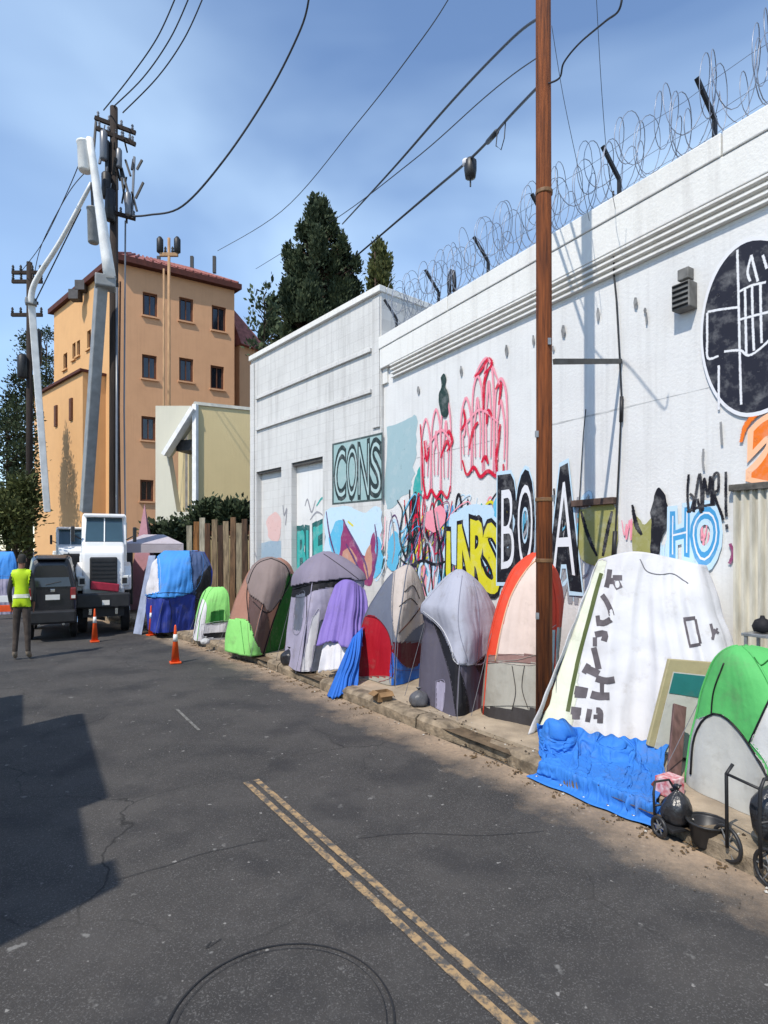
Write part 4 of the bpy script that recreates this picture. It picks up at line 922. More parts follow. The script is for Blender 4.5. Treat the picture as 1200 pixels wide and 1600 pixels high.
for l, w_ in (([(1068, 968), (1086, 966)], 6), ([(1070, 970), (1078, 1008)], 4), ([(1086, 968), (1094, 1006)], 4), ([(1077, 1010), (1094, 1007)], 5), ([(1110, 975), (1114, 992), (1113, 1000)], 4), ([(1114, 984), (1122, 990)], 4), ([(1112, 998), (1120, 982)], 3)): ws_.ribbon(wr_, l, w_, m_ink, 'printed_mark', 10)
ws_.seam(wr_, [(1000, 874), (1010, 892), (1030, 898), (1052, 897), (1075, 912)], .008, fabric('grey_cord', 130, 130, 136), 'sagging_cord')

# -- blue tarp spilling over the kerb
def sim_cloth(V, Fq, pins, coll, frames=40, stiff=8.0):
    """let a sheet fall over solid shapes; returns the settled vertices"""
    me = bpy.data.meshes.new('sheet'); me.from_pydata(V, [], Fq); o = bpy.data.objects.new('sheet', me); COL.objects.link(o); tmp = [o]
    vg = o.vertex_groups.new(name='pin'); vg.add(pins, 1.0, 'REPLACE')
    for (vs_, fs_) in coll:
        mc = bpy.data.meshes.new('c'); mc.from_pydata(vs_, [], fs_); oc = bpy.data.objects.new('c', mc); COL.objects.link(oc); oc.modifiers.new('col', 'COLLISION'); oc.collision.thickness_outer = .008; oc.collision.cloth_friction = 12; tmp.append(oc)
    m = o.modifiers.new('cloth', 'CLOTH'); st = m.settings; st.vertex_group_mass = 'pin'; st.quality = 7; st.mass = .25; st.tension_stiffness = 20; st.compression_stiffness = 20; st.shear_stiffness = 8; st.bending_stiffness = stiff * .05; st.air_damping = 2.5
    m.collision_settings.distance_min = .008; m.collision_settings.collision_quality = 3; m.point_cache.frame_start = 1; m.point_cache.frame_end = frames + 2
    for f in range(1, frames + 1): scene.frame_set(f)
    ev = o.evaluated_get(bpy.context.evaluated_depsgraph_get()); m2 = ev.to_mesh(); out = [v.co.copy() for v in m2.vertices]; ev.to_mesh_clear()
    for q in tmp: bpy.data.objects.remove(q)
    scene.frame_set(1)
    return out
TL, TR = A(838, 1132, 4.92), A(1046, 1162, 4.56); nrd = Vector((U1.y, -U1.x, 0)); W_, NU_, NV_ = (TR - TL).length, 150, 64; BL, BR = G(820, 1216), G(1034, 1304)
V = []
for j in range(NV_ + 1):
    for i in range(NU_ + 1):
        u = i / NU_; v = j / NV_; pz = .062 * math.sin(2 * math.pi * (9.5 * u + .35 * math.sin(7 * u + 1))) * (.75 + .25 * math.sin(5 * u)); top = TL.lerp(TR, u) + Vector((0, 0, .07 * math.exp(-((u - .2) / .12) ** 2)))
        fd = max(0.0, min(1.0, (1 - v) / .25)); fd = fd * fd * (3 - 2 * fd)
        p = top.lerp(BL.lerp(BR, u ** .9) + nrd * (.05 * nz3((u * 5, 3, 1)) - .12 * max(0, u - .88) - .10 * max(0, .08 - u)), v) + Vector((0, 0, (pz + .05) * fd + .24 * math.sin(math.pi * v) ** .8 + .014)); V.append(p if j else top + Vector((0, 0, pz * .25)))
Fq = [(j * (NU_ + 1) + i, (j + 1) * (NU_ + 1) + i, (j + 1) * (NU_ + 1) + i + 1, j * (NU_ + 1) + i + 1) for j in range(NV_) for i in range(NU_)]
cs = []; k0 = near_y(3.0); k1 = near_y(6.2); gv_ = []; gf_ = []
for i, kk in enumerate(range(k0, k1 + 1)):
    gv_ += [off(kk, -1.6, 0), off(kk, -.005, 0), off(kk, .0, SW + .004), off(kk, 1.6, SW + .004)]
    if i: gf_ += [(4 * i - 4 + q, 4 * i - 3 + q, 4 * i + 1 + q, 4 * i + q) for q in range(3)]
cs.append((gv_, gf_))
K1, K2_ = G(838, 1186, .15), G(1040, 1262, .15); z_ = Vector((0, 0, 1)); ra = [TL - z_ * .03, TR - z_ * .03, K2_, K1]
cs.append((ra + [p * Vector((1, 1, 0)) for p in ra], [(0, 1, 2, 3), (3, 2, 6, 7), (0, 3, 7, 4), (1, 5, 6, 2)]))
for (u, d, r, h) in ((.2, .03, .13, .27), (.62, .02, .14, .18)):
    c = TL.lerp(TR, u) + nrd * d; c.z = SW; q = MB(); q.lathe([(r, 0), (r, h * .5), (r * .75, h * .85), (r * .3, h)], 14, c); cs.append((q.v, q.f))
V2 = sim_cloth(V, Fq, list(range(NU_ + 1)) + list(range(NV_ * (NU_ + 1), (NV_ + 1) * (NU_ + 1))), cs)
br_ = empty('blue_tarp', (V2[len(V2) // 2].x, V2[len(V2) // 2].y, 0), 0, 'bright blue tarp in deep folds spilling onto the road below the banner tent', 'tarpaulin')
b = MB(); b.v = [p - br_.location for p in V2]; b.f = Fq; b.build('sheet', f_tblue, br_, smooth=True, fix=False, solid=.003, sub=1)
for i in range(6, NU_, 28):
    p = V2[NV_ * (NU_ + 1) - (NU_ + 1) + i]; MB().tube([p - br_.location + Vector((.011 * math.cos(a_ * .785), .011 * math.sin(a_ * .785), .006)) for a_ in range(8)], .003, 5, closed=True).build('grommet', m_steel, br_)

# -- leaning framed mat, plank, box
P = [A(1012, 1165, 4.55), A(1046, 1030, 4.75), A(1124, 1036, 4.85), A(1092, 1190, 4.6)]
lm = empty('leaning_mat', P[0] * Vector((1, 1, 0)) + Vector((0, 0, SW)), 0, 'grey mat with tan border and teal top leaning between banner tent and green tent', 'mat')
def quadp(P, u0, u1, v0, v1): 
    f = lambda u, v: P[0].lerp(P[3], u).lerp(P[1].lerp(P[2], u), v)
    return [f(u0, v0) - lm.location, f(u0, v1) - lm.location, f(u1, v1) - lm.location, f(u1, v0) - lm.location]
f_tan = fabric('tan_mat', 176, 166, 128)
MB().prism(quadp(P, 0, 1, 0, 1), (0, .04, 0)).build('border', f_tan, lm, bevel=.006)
MB().prism([p + Vector((0, -.006, 0)) for p in quadp(P, .12, 1, .0, .86)], (0, -.008, 0)).build('sheet', f_pgrey, lm)
MB().prism([p + Vector((0, -.016, 0)) for p in quadp(P, .13, 1, .62, .85)], (0, -.006, 0)).build('teal_strip', f_teal, lm)
b = MB(); b.bar(A(1050, 1240, 4.22), A(1062, 1102, 4.45), .10, .025, up=(0, 1, 0)); o = b.build('plank', mat('brown_board', rgb(122, 92, 88, .8), .7, .25, 8, stretch=(4, 4, .6)), None, bevel=.004); tag(o, 'brown wooden plank leaning on the grey mat', 'plank')
b = MB(); b.box((0, 0, .06), (.15, .12, .12)); o = b.build('carton', mat('red_white_carton', rgb(196, 70, 84, .8), .7, .2, 30, col2=rgb(230, 214, 214, .8)), None, bevel=.006); o.location = G(1052, 1246, SW) + Vector((0, .05, .004)); o.rotation_euler = (0, 0, .5); tag(o, 'small red and white carton on the sidewalk beside the blue tarp', 'box')
b = MB(); b.bar(A(1020, 1222, 4.05), A(1066, 1262, 3.92), .05, .03); o = b.build('wood_offcut', mat('red_brown_wood', rgb(128, 66, 46, .8), .8, .25, 12), None, bevel=.004); tag(o, 'reddish brown wood offcut sticking out beside the carton', 'wood')

# -- near green and grey tent at right edge
dome('dome_tent', 'bright green and grey dome tent, nearest on the right', 1312, .5, [(1016, 1175, 1205), (1026, 1160, 1245), (1045, 1150, 1275), (1080, 1142, 1305), (1150, 1130, 1332), (1220, 1121, 1342), (1312, 1115, 1345)], 2.5, ('fabric_shell', f_green), [
    ([(1040, 1330), (1040, 1200), (1060, 1140), (1096, 1122), (1124, 1116), (1150, 1136), (1176, 1172), (1200, 1215), (1210, 1345), (1150, 1345), (1040, 1345)], f_pgrey, 'door_panel'),
    ([(1174, 1160), (1200, 1100), (1240, 1060), (1290, 1100), (1300, 1300), (1215, 1320), (1205, 1210)], fabric('off_white', 214, 214, 212), 'side_panel'), ([(1060, 1302), (1215, 1308), (1215, 1340), (1060, 1340)], f_black, 'groundsheet_edge')],
    [([(1080, 1210), (1085, 1155), (1102, 1122), (1124, 1116), (1152, 1138), (1180, 1178), (1204, 1222)], .012), ([(1206, 1085), (1190, 1120), (1172, 1160)], .010), ([(1112, 1118), (1116, 1080), (1132, 1036)], .008), ([(1178, 1028), (1188, 1040), (1200, 1032)], .006, f_dgreen)], .05, wr=.02, seed=8, ridge=-.45)

# ================================================================== NEAR POLE, CLUTTER AT RIGHT
m_wood = mat('rusty_wood', rgb(150, 82, 38, .85), .85, .3, 7, .5, 30, col2=rgb(84, 42, 20, .8), stretch=(7, 7, .35))
PP = Vector((1.504, 5.45, SW))
up = empty('utility_pole', PP, 0, 'tall rust brown wooden pole standing in front of the orange tent', 'pole')
MB().tube([Vector((0, 0, -.1)), Vector((.002, 0, 3)), Vector((-.006, 0, 6)), Vector((-.012, 0, 9.5))], [.076, .073, .07, .066], 14).build('shaft', m_wood, up, smooth=True)
for z in (1.55, 2.12, 5.0): MB().lathe([(.079, 0), (.081, .005), (.081, .03), (.079, .035)], 14, (0, 0, z)).build('steel_band', mat('band_steel', rgb(150, 110, 70, .7), .6, .3, 12), up)
for z, a in ((2.15, .4), (2.75, 2.8), (1.05, 3.6), (3.6, 1.2)): MB().box((.08 * math.cos(a), -.08 * abs(math.sin(a)), z), (.03, .02, .06)).build('tag_plate', m_steel, up)
# standoff arm between the pole and the conduit on the wall
b = MB(); e1 = A(866, 565, 5.42); s, h = M1(972, 565); e2 = O + U1 * s + Vector((U1.y, -U1.x, 0)) * .02; e2.z = h
b.bar(e1 - PP, e2 - PP, .03, .05); b.build('standoff_arm', mat('arm_grey', rgb(104, 104, 102, .6), .6, .2, 9), up)

# black bin, small cart, folding cart at the right edge
m_bagp = mat('bin_liner', (.022, .022, .025, 1), .32, .2, 8, .35, 26, spec=.6); m_plast = mat('black_plastic', (.025, .025, .027, 1), .45, .2, 8)
bn = empty('tub', G(1120, 1336, 0) + Vector((0, .1, 0)), 0, 'black plastic tub on the road edge under the near green tent', 'tub')
MB().lathe([(.07, 0), (.085, .02), (.105, .14), (.115, .15), (.112, .155), (.098, .14), (.08, .03), (.0, .03)], 20).build('bowl', m_plast, bn, smooth=True); MB().tube([Vector((.114 * math.cos(a * .314), .114 * math.sin(a * .314), .152)) for a in range(20)], .007, 6, closed=True).build('rim', m_plast, bn, smooth=True)
def wheel(c, r, w, parent, ax=(1, 0, 0), name='wheel', spokes=6):
    c = Vector(c); ax = Vector(ax).normalized(); q = Vector((0, 0, 1)); p = ax.cross(q).normalized()
    ring_ = [c + (p * math.cos(a * math.pi / 10) + q * math.sin(a * math.pi / 10)) * r for a in range(20)]
    o = MB().tube(ring_, w, 8, closed=True).build(name, m_plast, parent, smooth=True)
    b = MB()
    for a in range(spokes): d = p * math.cos(a * 2 * math.pi / spokes) + q * math.sin(a * 2 * math.pi / spokes); b.bar(c, c + d * r, w * .5)
    b.tube([c - ax * w * 1.2, c + ax * w * 1.2], w * 1.1, 8); b.build('spokes', m_steel, o)
    return o
ct = empty('small_cart', G(1058, 1306, 0), .3, 'low black two-wheeled cart beside the blue tarp end', 'cart')
b = MB(); b.tube([(-.09, .09, .06), (-.09, .10, .24), (-.06, .12, .30), (.05, .12, .30), (.08, .10, .24), (.08, .09, .06)], .008, 6); b.tube([(-.09, .095, .16), (.08, .095, .16)], .007, 6); b.build('frame', m_dark, ct, smooth=True)
b = MB(); b.box((-.01, 0, .075), (.20, .16, .02)); b.build('platform', m_plast, ct, bevel=.004); wheel((-.12, .02, .065), .055, .012, ct); wheel((.10, .02, .065), .055, .012, ct)
bag('strapped_bag', m_bagp, ct, (0, 0, .085), (.09, .075, .11), 3)
wc = empty('folding_cart', G(1198, 1392, 0) + Vector((.09, .06, 0)), .25, 'black folding cart with spoked wheel at the right edge of the road', 'cart')
b = MB(); b.tube([(-.10, 0, .1), (-.11, 0, .36), (-.105, 0, .52), (-.08, 0, .57), (.02, 0, .57)], .010, 6); b.tube([(-.10, .22, .1), (-.105, .22, .52), (-.06, .22, .57)], .010, 6); b.tube([(-.11, 0, .34), (.3, 0, .34)], .008, 6); b.tube([(-.1, 0, .16), (.3, 0, .3)], .008, 6)
b.tube([(-.105, 0, .52), (-.105, .22, .52)], .008, 6); b.tube([(-.06, 0, .12), (.28, .0, .44)], .008, 6); b.build('frame', m_dark, wc, smooth=True)
wheel((-.07, -.03, .105), .095, .011, wc); wheel((.22, -.03, .105), .095, .011, wc); wheel((-.07, .25, .105), .095, .011, wc); wheel((.22, .25, .105), .095, .011, wc)
bag('loaded_bag', m_bagp, wc, (.16, .11, .18), (.17, .11, .17), 5)
# steel rack and bag behind the near tent
rk = empty('steel_rack', Vector((3.34, 4.42, SW)), RZ1, 'grey steel rack standing against the shutter behind the near green tent', 'rack')
b = MB()
for x in (-.5, .55):
    for y in (-.1, .1): MB().bar((x, y, 0), (x, y, .98), .022).build('upright', m_steel, rk)
for z in (.3, .64, .97): MB().box((.02, 0, z), (1.1, .24, .025)).build('shelf', m_steel, rk, bevel=.004)
b = MB(); b.lathe([(.02, 0), (.09, .02), (.11, .1), (.08, .19), (.03, .22), (.02, .26)], 14); o = b.build('knotted_bag', f_black, None, smooth=True); o.location = Vector((3.12, 4.78, SW + .984)); o.scale = (.7, .7, .55); tag(o, 'black knotted bag on top of the steel rack', 'bag')

m_bagw = mat('white_liner', (.5, .5, .5, 1), .4, .15, 8, .35, 26); m_bagg = mat('grey_liner', (.12, .12, .13, 1), .4, .2, 8, .35, 26)
for (px, py, z_, r, m, lab, sd) in ((450, 1040, SW, (.13, .11, .12), m_bagp, 'black tied rubbish bag between brown tent and lavender grey tent', 1), (655, 1106, SW, (.10, .09, .09), m_bagg, 'grey tied rubbish bag left of the lavender fly tent', 3), (1066, 1296, .0, (.085, .08, .10), m_bagp, 'black tied bag between the blue tarp and the near green tent', 6), (318, 1008, SW, (.08, .08, .06), m_bagw, 'white tied bag in front of the small green tent', 7)):
    g_ = G(px, py, z_); o = bag('rubbish_bag', m, None, (0, 0, 0), r, sd); o.location = (g_.x, g_.y + .1, z_ + .002); tag(o, lab, 'bag')
m_card = mat('cardboard', rgb(168, 132, 92, .75), .9, .2, 6, .2, 30)
for (px, py, d, rz_, lab) in ((598, 1096, (.17, .13, .10), .5, 'flattened cardboard box on the sidewalk in front of the red panel tent'),):
    g_ = G(px, py, SW); cb = empty('cardboard_box', (g_.x, g_.y + .05, SW + .004), rz_, lab, 'box'); w, dp, h = d
    b = MB(); b.box((-w / 2, 0, h / 2), (.006, dp, h)); b.box((w / 2, 0, h / 2), (.006, dp, h)); b.box((0, -dp / 2, h / 2), (w - .006, .006, h)); b.box((0, dp / 2, h / 2), (w - .006, .006, h)); b.box((0, 0, .003), (w - .01, dp - .01, .005)); b.build('carton', m_card, cb)
    MB().box((-w / 2 - .03, 0, h - .012), (.07, dp, .005), ry=-.5).build('flap', m_card, cb); MB().box((0, -dp / 2 - .025, h - .02), (w, .06, .005), rx=.7).build('flap', m_card, cb)
# ================================================================== OVERHEAD WIRES
m_wire = mat('black_cable', (.03, .035, .045, 1), .6, .1, 5)
def wire(name, pts, r, label, group=None):
    P = crom(pts, 8); c = P[0].copy(); o = MB().tube([p - c for p in P], [r * max(.7, min(1.6, (p.y / 9) ** .8)) for p in P], 6).build(name, m_wire, None, smooth=True); o.location = c; tag(o, label, 'cable', group); return o
wire('cable', [A(848, 24, 5.45), A(790, 70, 8), A(700, 165, 13), A(610, 268, 20), A(535, 350, 30)], .02, 'thick cable from the pole top down to the conifer')
wire('cable', [A(848, 128, 5.45), A(800, 178, 7.5), A(735, 248, 11), A(660, 312, 17), A(545, 410, 27)], .021, 'thick cable with splice case running from the pole past the conifer')
wire('cable', [A(848, 84, 5.45), A(760, 150, 9), A(640, 255, 16), A(520, 345, 25), A(400, 420, 38)], .009, 'thin faint cable between the two thick cables')
wire('cable', [A(852, 132, 5.45), A(874, 122, 5.2), A(881, 98, 5.1), A(905, 68, 4.9), A(945, 34, 4.5), A(968, 14, 4.3), A(974, -30, 4.25)], .012, 'cable looping from the pole to the upper right')
wire('cable', [A(862, 40, 5.4), A(880, 150, 5.6), A(905, 270, 5.9), A(921, 345, 6.5)], .004, 'thin drop wire just right of the pole')
wire('cable', [A(931, -20, 5.2), A(940, 140, 5.5), A(950, 260, 6.0), A(962, 330, 6.35)], .004, 'thin drop wire right of the other drop wire')
wire('cable', [A(712, -20, 12), A(660, 60, 15), A(560, 190, 20), A(440, 330, 28), A(340, 392, 38)], .010, 'faint long cable crossing the sky above the conifer')
wire('cable', [A(484, -10, 11.5), A(470, 45, 12), A(420, 145, 12.8), A(350, 250, 13.4), A(285, 322, 14), A(232, 336, 14.3), A(196, 338, 14.5)], .017, 'sagging cable from the top of the sky to the bucket truck pole')
for k, (x, ex, ey) in enumerate(((277, 162, 172), (298, 176, 168), (320, 192, 176))):
    wire('cable', [A(x, -10, 11.0 + k * .2), A(x - 32, 60, 12), A(x - 75, 122, 13), A(ex, ey, 14.5)], .011, ['leftmost', 'middle', 'rightmost'][k] + ' of three cables meeting at the bucket truck pole top')
for k, (x, y) in enumerate(((30, 428), (54, 426))):
    wire('cable', [A(140 + k * 8, 215 + k * 40, 14.5), A(105 + k * 3, 300, 17), A(66, 380, 20), A(x, y, 22)], .008, ['upper', 'lower'][k] + ' of two cables from bucket truck pole to the far left pole')
# splice case hanging on the lower cable
sp = empty('splice_case', A(735, 264, 11), 0, 'black splice case hanging from the lower thick cable', 'splice case')
b = MB(); b.lathe([(.02, -.14), (.07, -.12), (.085, -.02), (.085, .1), (.05, .14), (.02, .16)], 12); b.build('case', m_plast, sp, smooth=True); sp.scale = (1.4, 1.4, 1.4); MB().lathe([(.025, -.02), (.05, 0), (.05, .06), (.02, .08)], 10, (-.06, 0, .06)).build('white_cap', f_white, sp, smooth=True); MB().tube([(0, 0, -.13), (.0, 0, -.24)], .012, 6).build('tail', m_wire, sp)
b = MB(); q0 = A(790, 188, 8.0); b.tube([A(788, 192, 8) - q0, A(777, 208, 8) - q0, A(775, 228, 8) - q0, A(783, 234, 8) - q0, A(788, 216, 8) - q0, A(790, 190, 8) - q0], .008, 6)
slk = b; b = MB(); b.tube([A(776, 206, 8.7) - q0, A(762, 222, 9.4) - q0], .04, 8)
slv = b; o = slk.build('slack_loop', m_wire, None, smooth=True); slv.build('sleeve', m_wire, o, smooth=True); o.location = q0; tag(o, 'small slack loop of cable near the pole', 'cable')

# ================================================================== BACKGROUND BUILDINGS
def face_frame(a, c):
    """root frame for a facade that runs from a to c (left to right seen from the street)"""
    d = (c - a); d.z = 0; return math.atan2(d.y, d.x), d.length
def fmap(a, c):
    d = (c - a); d.z = 0; L_ = d.length; d.normalize()
    def M(px, py):
        k = (px - 600) / F                         # ray X = k*Y
        den = d.x - k * d.y; t = (k * a.y - a.x) / den; Y = a.y + d.y * t
        return t, HC + (857 - py) / F * Y
    return M
m_orange = wall_paint('orange_stucco', (.58, .32, .175, 1), (.36, .19, .10, 1), .5)
m_orange2 = wall_paint('golden_stucco', (.62, .36, .165, 1), (.43, .24, .11, 1), .5)
m_tile = mat('red_roof_tile', rgb(170, 106, 98, .8), .8, .25, 5); m_eave = mat('brown_eave', rgb(92, 44, 34, .8), .8, .2, 5)
m_pane = glassy('dark', (.02, .022, .028, 1)); m_frame = mat('window_frame_brown', rgb(120, 72, 44, .7), .7, .2, 8)
Cc = Vector((-12.9, 28, 0)); Rr = Vector((-8.0, 31, 0)); Ll = Vector((-19.35, 34, 0)); Bk = Vector((-14.2, 37.2, 0)); EH = HC + 447 / F * 28
ob = empty('apartment_block', Cc, 0, 'orange stucco apartment block with red tiled roof behind the trucks', 'building')
def facade(root, a, c, H, holes_px, m, name='wall', fr=None, depth=.22):
    rz, Ln = face_frame(a, c); Mf = fmap(a, c); fl = []
    hs = []
    for (x0, y0, x1, y1) in holes_px:
        s0, h0 = Mf(x0, y1); s1, h1 = Mf(x1, y0); _, h1b = Mf(x1, y1); hs.append((s0, s1, (h0 + h1b) / 2, (h0 + h1b) / 2 + (h1 - h1b)))
    b = MB(); wall_holes(b, 0, Ln, 0, H, hs, 0, depth); o = b.build(name, m, root, fix=False); o.location = a - root.location; o.rotation_euler = (0, 0, rz)
    for (s0, s1, z0, z1) in hs:
        w = MB(); t = min(.09, (s1 - s0) * .14); y = depth * .6
        w.box(((s0 + s1) / 2, y, z1 - t / 2), (s1 - s0 - .004, .06, t)); w.box(((s0 + s1) / 2, y, z0 + t / 2), (s1 - s0 - .004, .06, t)); w.box((s0 + t / 2 + .002, y, (z0 + z1) / 2), (t, .06, z1 - z0 - 2 * t)); w.box((s1 - t / 2 - .002, y, (z0 + z1) / 2), (t, .06, z1 - z0 - 2 * t)); w.box(((s0 + s1) / 2, y, (z0 + z1) / 2), (t * .5, .05, z1 - z0 - 2 * t))
        wo_ = w.build('window', fr or m_frame, root); wo_.location = o.location; wo_.rotation_euler = o.rotation_euler
        MB().box(((s0 + s1) / 2, y + .05, (z0 + z1) / 2), (s1 - s0 - .002, .02, z1 - z0 - .002)).build('pane', m_pane, wo_)
        MB().box(((s0 + s1) / 2, -.03, z0 - .05), (s1 - s0 + .14, .14, .08)).build('sill', m, wo_)
    return Mf
win = [(223, 458, 246, 494), (280, 466, 302, 502), (331, 479, 353, 517), (222, 555, 245, 592), (280, 560, 302, 596), (329, 572, 350, 608), (221, 651, 243, 688), (219, 750, 240, 783)]
facade(ob, Cc, Rr, EH, win, m_orange)
facade(ob, Ll, Cc, EH, [(99, 552, 105, 577), (113, 536, 118, 562), (120, 532, 125, 556), (136, 516, 142, 545), (98, 690, 105, 716), (110, 680, 116, 708), (136, 655, 143, 690)], m_orange2)
b = MB(); b.add([Rr - Cc, Bk - Cc, Bk - Cc + Vector((0, 0, EH)), Rr - Cc + Vector((0, 0, EH))], [(0, 1, 2, 3)]); b.add([Ll - Cc, Bk - Cc, Bk - Cc + Vector((0, 0, EH)), Ll - Cc + Vector((0, 0, EH))], [(0, 1, 2, 3)]); b.build('rear_wall', m_orange, ob)
# hipped roof with overhanging eave over the right wing; flat parapet over the left wing
cen = (Cc + Rr + Ll + Bk) / 4
fp = [p + (p - cen).normalized() * .45 for p in (Cc, Rr, Bk, Ll)]
b = MB(); b.prism([Vector((p.x - Cc.x, p.y - Cc.y, EH - .02)) for p in fp], (0, 0, .28)); b.build('eave', m_eave, ob)
b = MB(); zt = EH + 1.5
i_ = [p.lerp(cen, .5) for p in fp]
b.add([Vector((p.x - Cc.x, p.y - Cc.y, EH + .26)) for p in fp] + [Vector((p.x - Cc.x, p.y - Cc.y, zt)) for p in i_], [(0, 1, 5, 4), (1, 2, 6, 5), (2, 3, 7, 6), (3, 0, 4, 7), (4, 5, 6, 7)]); rf = b.build('roof', m_tile, ob)
for k in range(16):                                     # tile ribs running down the street-side slopes
    u = (k + .5) / 16
    for (pa, pb, qa, qb) in ((fp[0], fp[1], i_[0], i_[1]),):
        p = pa.lerp(pb, u); q = qa.lerp(qb, u); a_ = Vector((p.x - Cc.x, p.y - Cc.y, EH + .30)); c_ = Vector((q.x - Cc.x, q.y - Cc.y, zt + .03)); MB().tube([a_, c_], .05, 6).build('ridge_tile', m_tile, rf)
# stepped lower wing at the left and setback at the right
La, Lb = Vector((-19.9, 33.0, 0)), Vector((-14.6, 28.1, 0)); Mw = fmap(La, Lb); HW = Mw(112, 590)[1]
rz, Ln = face_frame(La, Lb); b = MB(); b.box((Ln / 2, 1.0, HW / 2), (Ln, 2.0, HW)); o = b.build('lower_wing', m_orange2, ob); o.location = La - Cc; o.rotation_euler = (0, 0, rz)
b = MB(); b.box((Ln / 2, .92, HW + .06), (Ln + .2, 2.15, .12)); o = b.build('wing_roof', m_eave, ob); o.location = La - Cc; o.rotation_euler = (0, 0, rz)
for k in range(3): 
    b = MB(); b.box((Ln * (.2 + .3 * k), -.03, HW - 1.6), (.35, .1, 1.1)); b.box((Ln * (.2 + .3 * k), -.085, HW - 1.6), (.25, .02, .95)); o = b.build('wing_window', m_frame, ob); o.location = La - Cc; o.rotation_euler = (0, 0, rz)
Ra, Rb = Rr + Vector((.05, .9, 0)), Vector((-6.9, 33.2, 0)); HR = HC + (857 - 545) / F * 32.5; rz, Ln = face_frame(Ra, Rb)
b = MB(); b.box((Ln / 2, 1.2, HR / 2), (Ln, 2.4, HR)); o = b.build('setback_wing', m_orange, ob); o.location = Ra - Cc; o.rotation_euler = (0, 0, rz)
b = MB(); b.add([(-.1, -.3, HR), (Ln + .3, -.3, HR), (Ln + .3, 2.6, HR), (-.1, 2.6, HR), (-.2, .9, HR + 2.6), (-.2, 1.6, HR + 2.6)], [(0, 1, 4), (1, 2, 5, 4), (2, 3, 5), (0, 4, 5, 3), (0, 3, 2, 1)]); o = b.build('setback_roof', m_tile, ob); o.location = Ra - Cc; o.rotation_euler = (0, 0, rz)
for (px, py, h_) in ((335, 408, .7), (248, 376, .8), (300, 392, .5)):
    p = A(px, py, 31.5); MB().box((p.x - Cc.x, p.y - Cc.y, zt + .1), (.16, .16, .9)).build('roof_vent', m_dark, ob)
# little hoods on the left parapet
for (px, py) in ((128, 448), (118, 462)): p = A(px, py, 30.4); MB().box((p.x - Cc.x, p.y - Cc.y, p.z), (.5, .5, .5)).build('roof_unit', mat('unit_grey', rgb(90, 88, 90, .7), .7, .2, 4), ob)

# beige building
Ba, Bb, Bc = A(243, 800, 19.0), A(306, 800, 18.6), A(396, 800, 19.4)
for v in (Ba, Bb, Bc): v.z = 0
BH = HC + (857 - 634) / F * 18.7; m_beige = wall_paint('beige_block', (.60, .48, .26, 1), (.44, .35, .19, 1), .4); m_bone = wall_paint('bone_block', (.53, .51, .42, 1), (.36, .35, .3, 1), .4)
bb = empty('beige_building', Bb, 0, 'plain beige block with slanted white loading canopy, left of the workshop', 'building')
rz, Ln = face_frame(Bb, Bc); b = MB(); b.box((Ln / 2, 2.5, BH / 2), (Ln, 5, BH)); o = b.build('wall', m_beige, bb); o.rotation_euler = (0, 0, rz)
b = MB(); b.box((Ln / 2, 2.5, BH + .05), (Ln + .1, 5.1, .1)); o = b.build('coping', mat('bone_trim', rgb(222, 218, 204, .85), .8, .15, 5), bb); o.rotation_euler = (0, 0, rz)
rz, Ln = face_frame(Ba, Bb); Mb = fmap(Ba, Bb); t = lambda x, y: Vector((Mb(x, y)[0], 0, Mb(x, y)[1]))
b = MB()
for poly in ([(243, 634), (305, 634), (305, 650), (262, 712), (243, 712)], [(243, 712), (262, 712), (276, 800), (243, 800)], [(276, 800), (262, 712), (262.1, 712), (276.1, 800)], [(243, 800), (305, 800), (305, 900), (243, 900)]):
    P = [t(*p) for p in poly]; b.prism(P, (0, .25, 0))
o = b.build('loading_wall', m_bone, bb); o.location = Ba - Bb; o.rotation_euler = (0, 0, rz)
b = MB(); b.box((Ln / 2, 1.6, BH / 2 - .1), (Ln - .1, .1, BH - .3)); b.box((Ln - .08, .85, BH / 2 - .1), (.1, 1.5, BH - .3)); o = b.build('loading_bay_back', mat('bay_grey', rgb(150, 148, 146, .7), .8, .2, 4), bb); o.location = Ba - Bb; o.rotation_euler = (0, 0, rz)
b = MB(); b.box((Ln / 2, 1.0, BH - .05), (Ln - .05, 1.5, .08)); o = b.build('loading_bay_roof', m_bone, bb); o.location = Ba - Bb; o.rotation_euler = (0, 0, rz)
m_wtrim = mat('white_trim', (.78, .78, .77, 1), .6, .1, 6)
b = MB(); b.bar(t(262, 712) + Vector((0, -.12, 0)), t(307, 640) + Vector((0, -.12, 0)), .3, .14, up=(0, 0, 1)); o = b.build('canopy', m_wtrim, bb); o.location = Ba - Bb; o.rotation_euler = (0, 0, rz)
b = MB(); b.box((Ln + .02, -.06, BH / 2), (.14, .14, BH)); o = b.build('corner_post', m_wtrim, bb); o.location = Ba - Bb; o.rotation_euler = (0, 0, rz)
b = MB(); b.box((Ln * .72, .5, t(285, 690).z - .1), (Ln * .5, .8, .35)); o = b.build('soffit_shade', m_dark, bb); o.location = Ba - Bb; o.rotation_euler = (0, 0, rz)  # dark block set in for the shade under the loading bay soffit

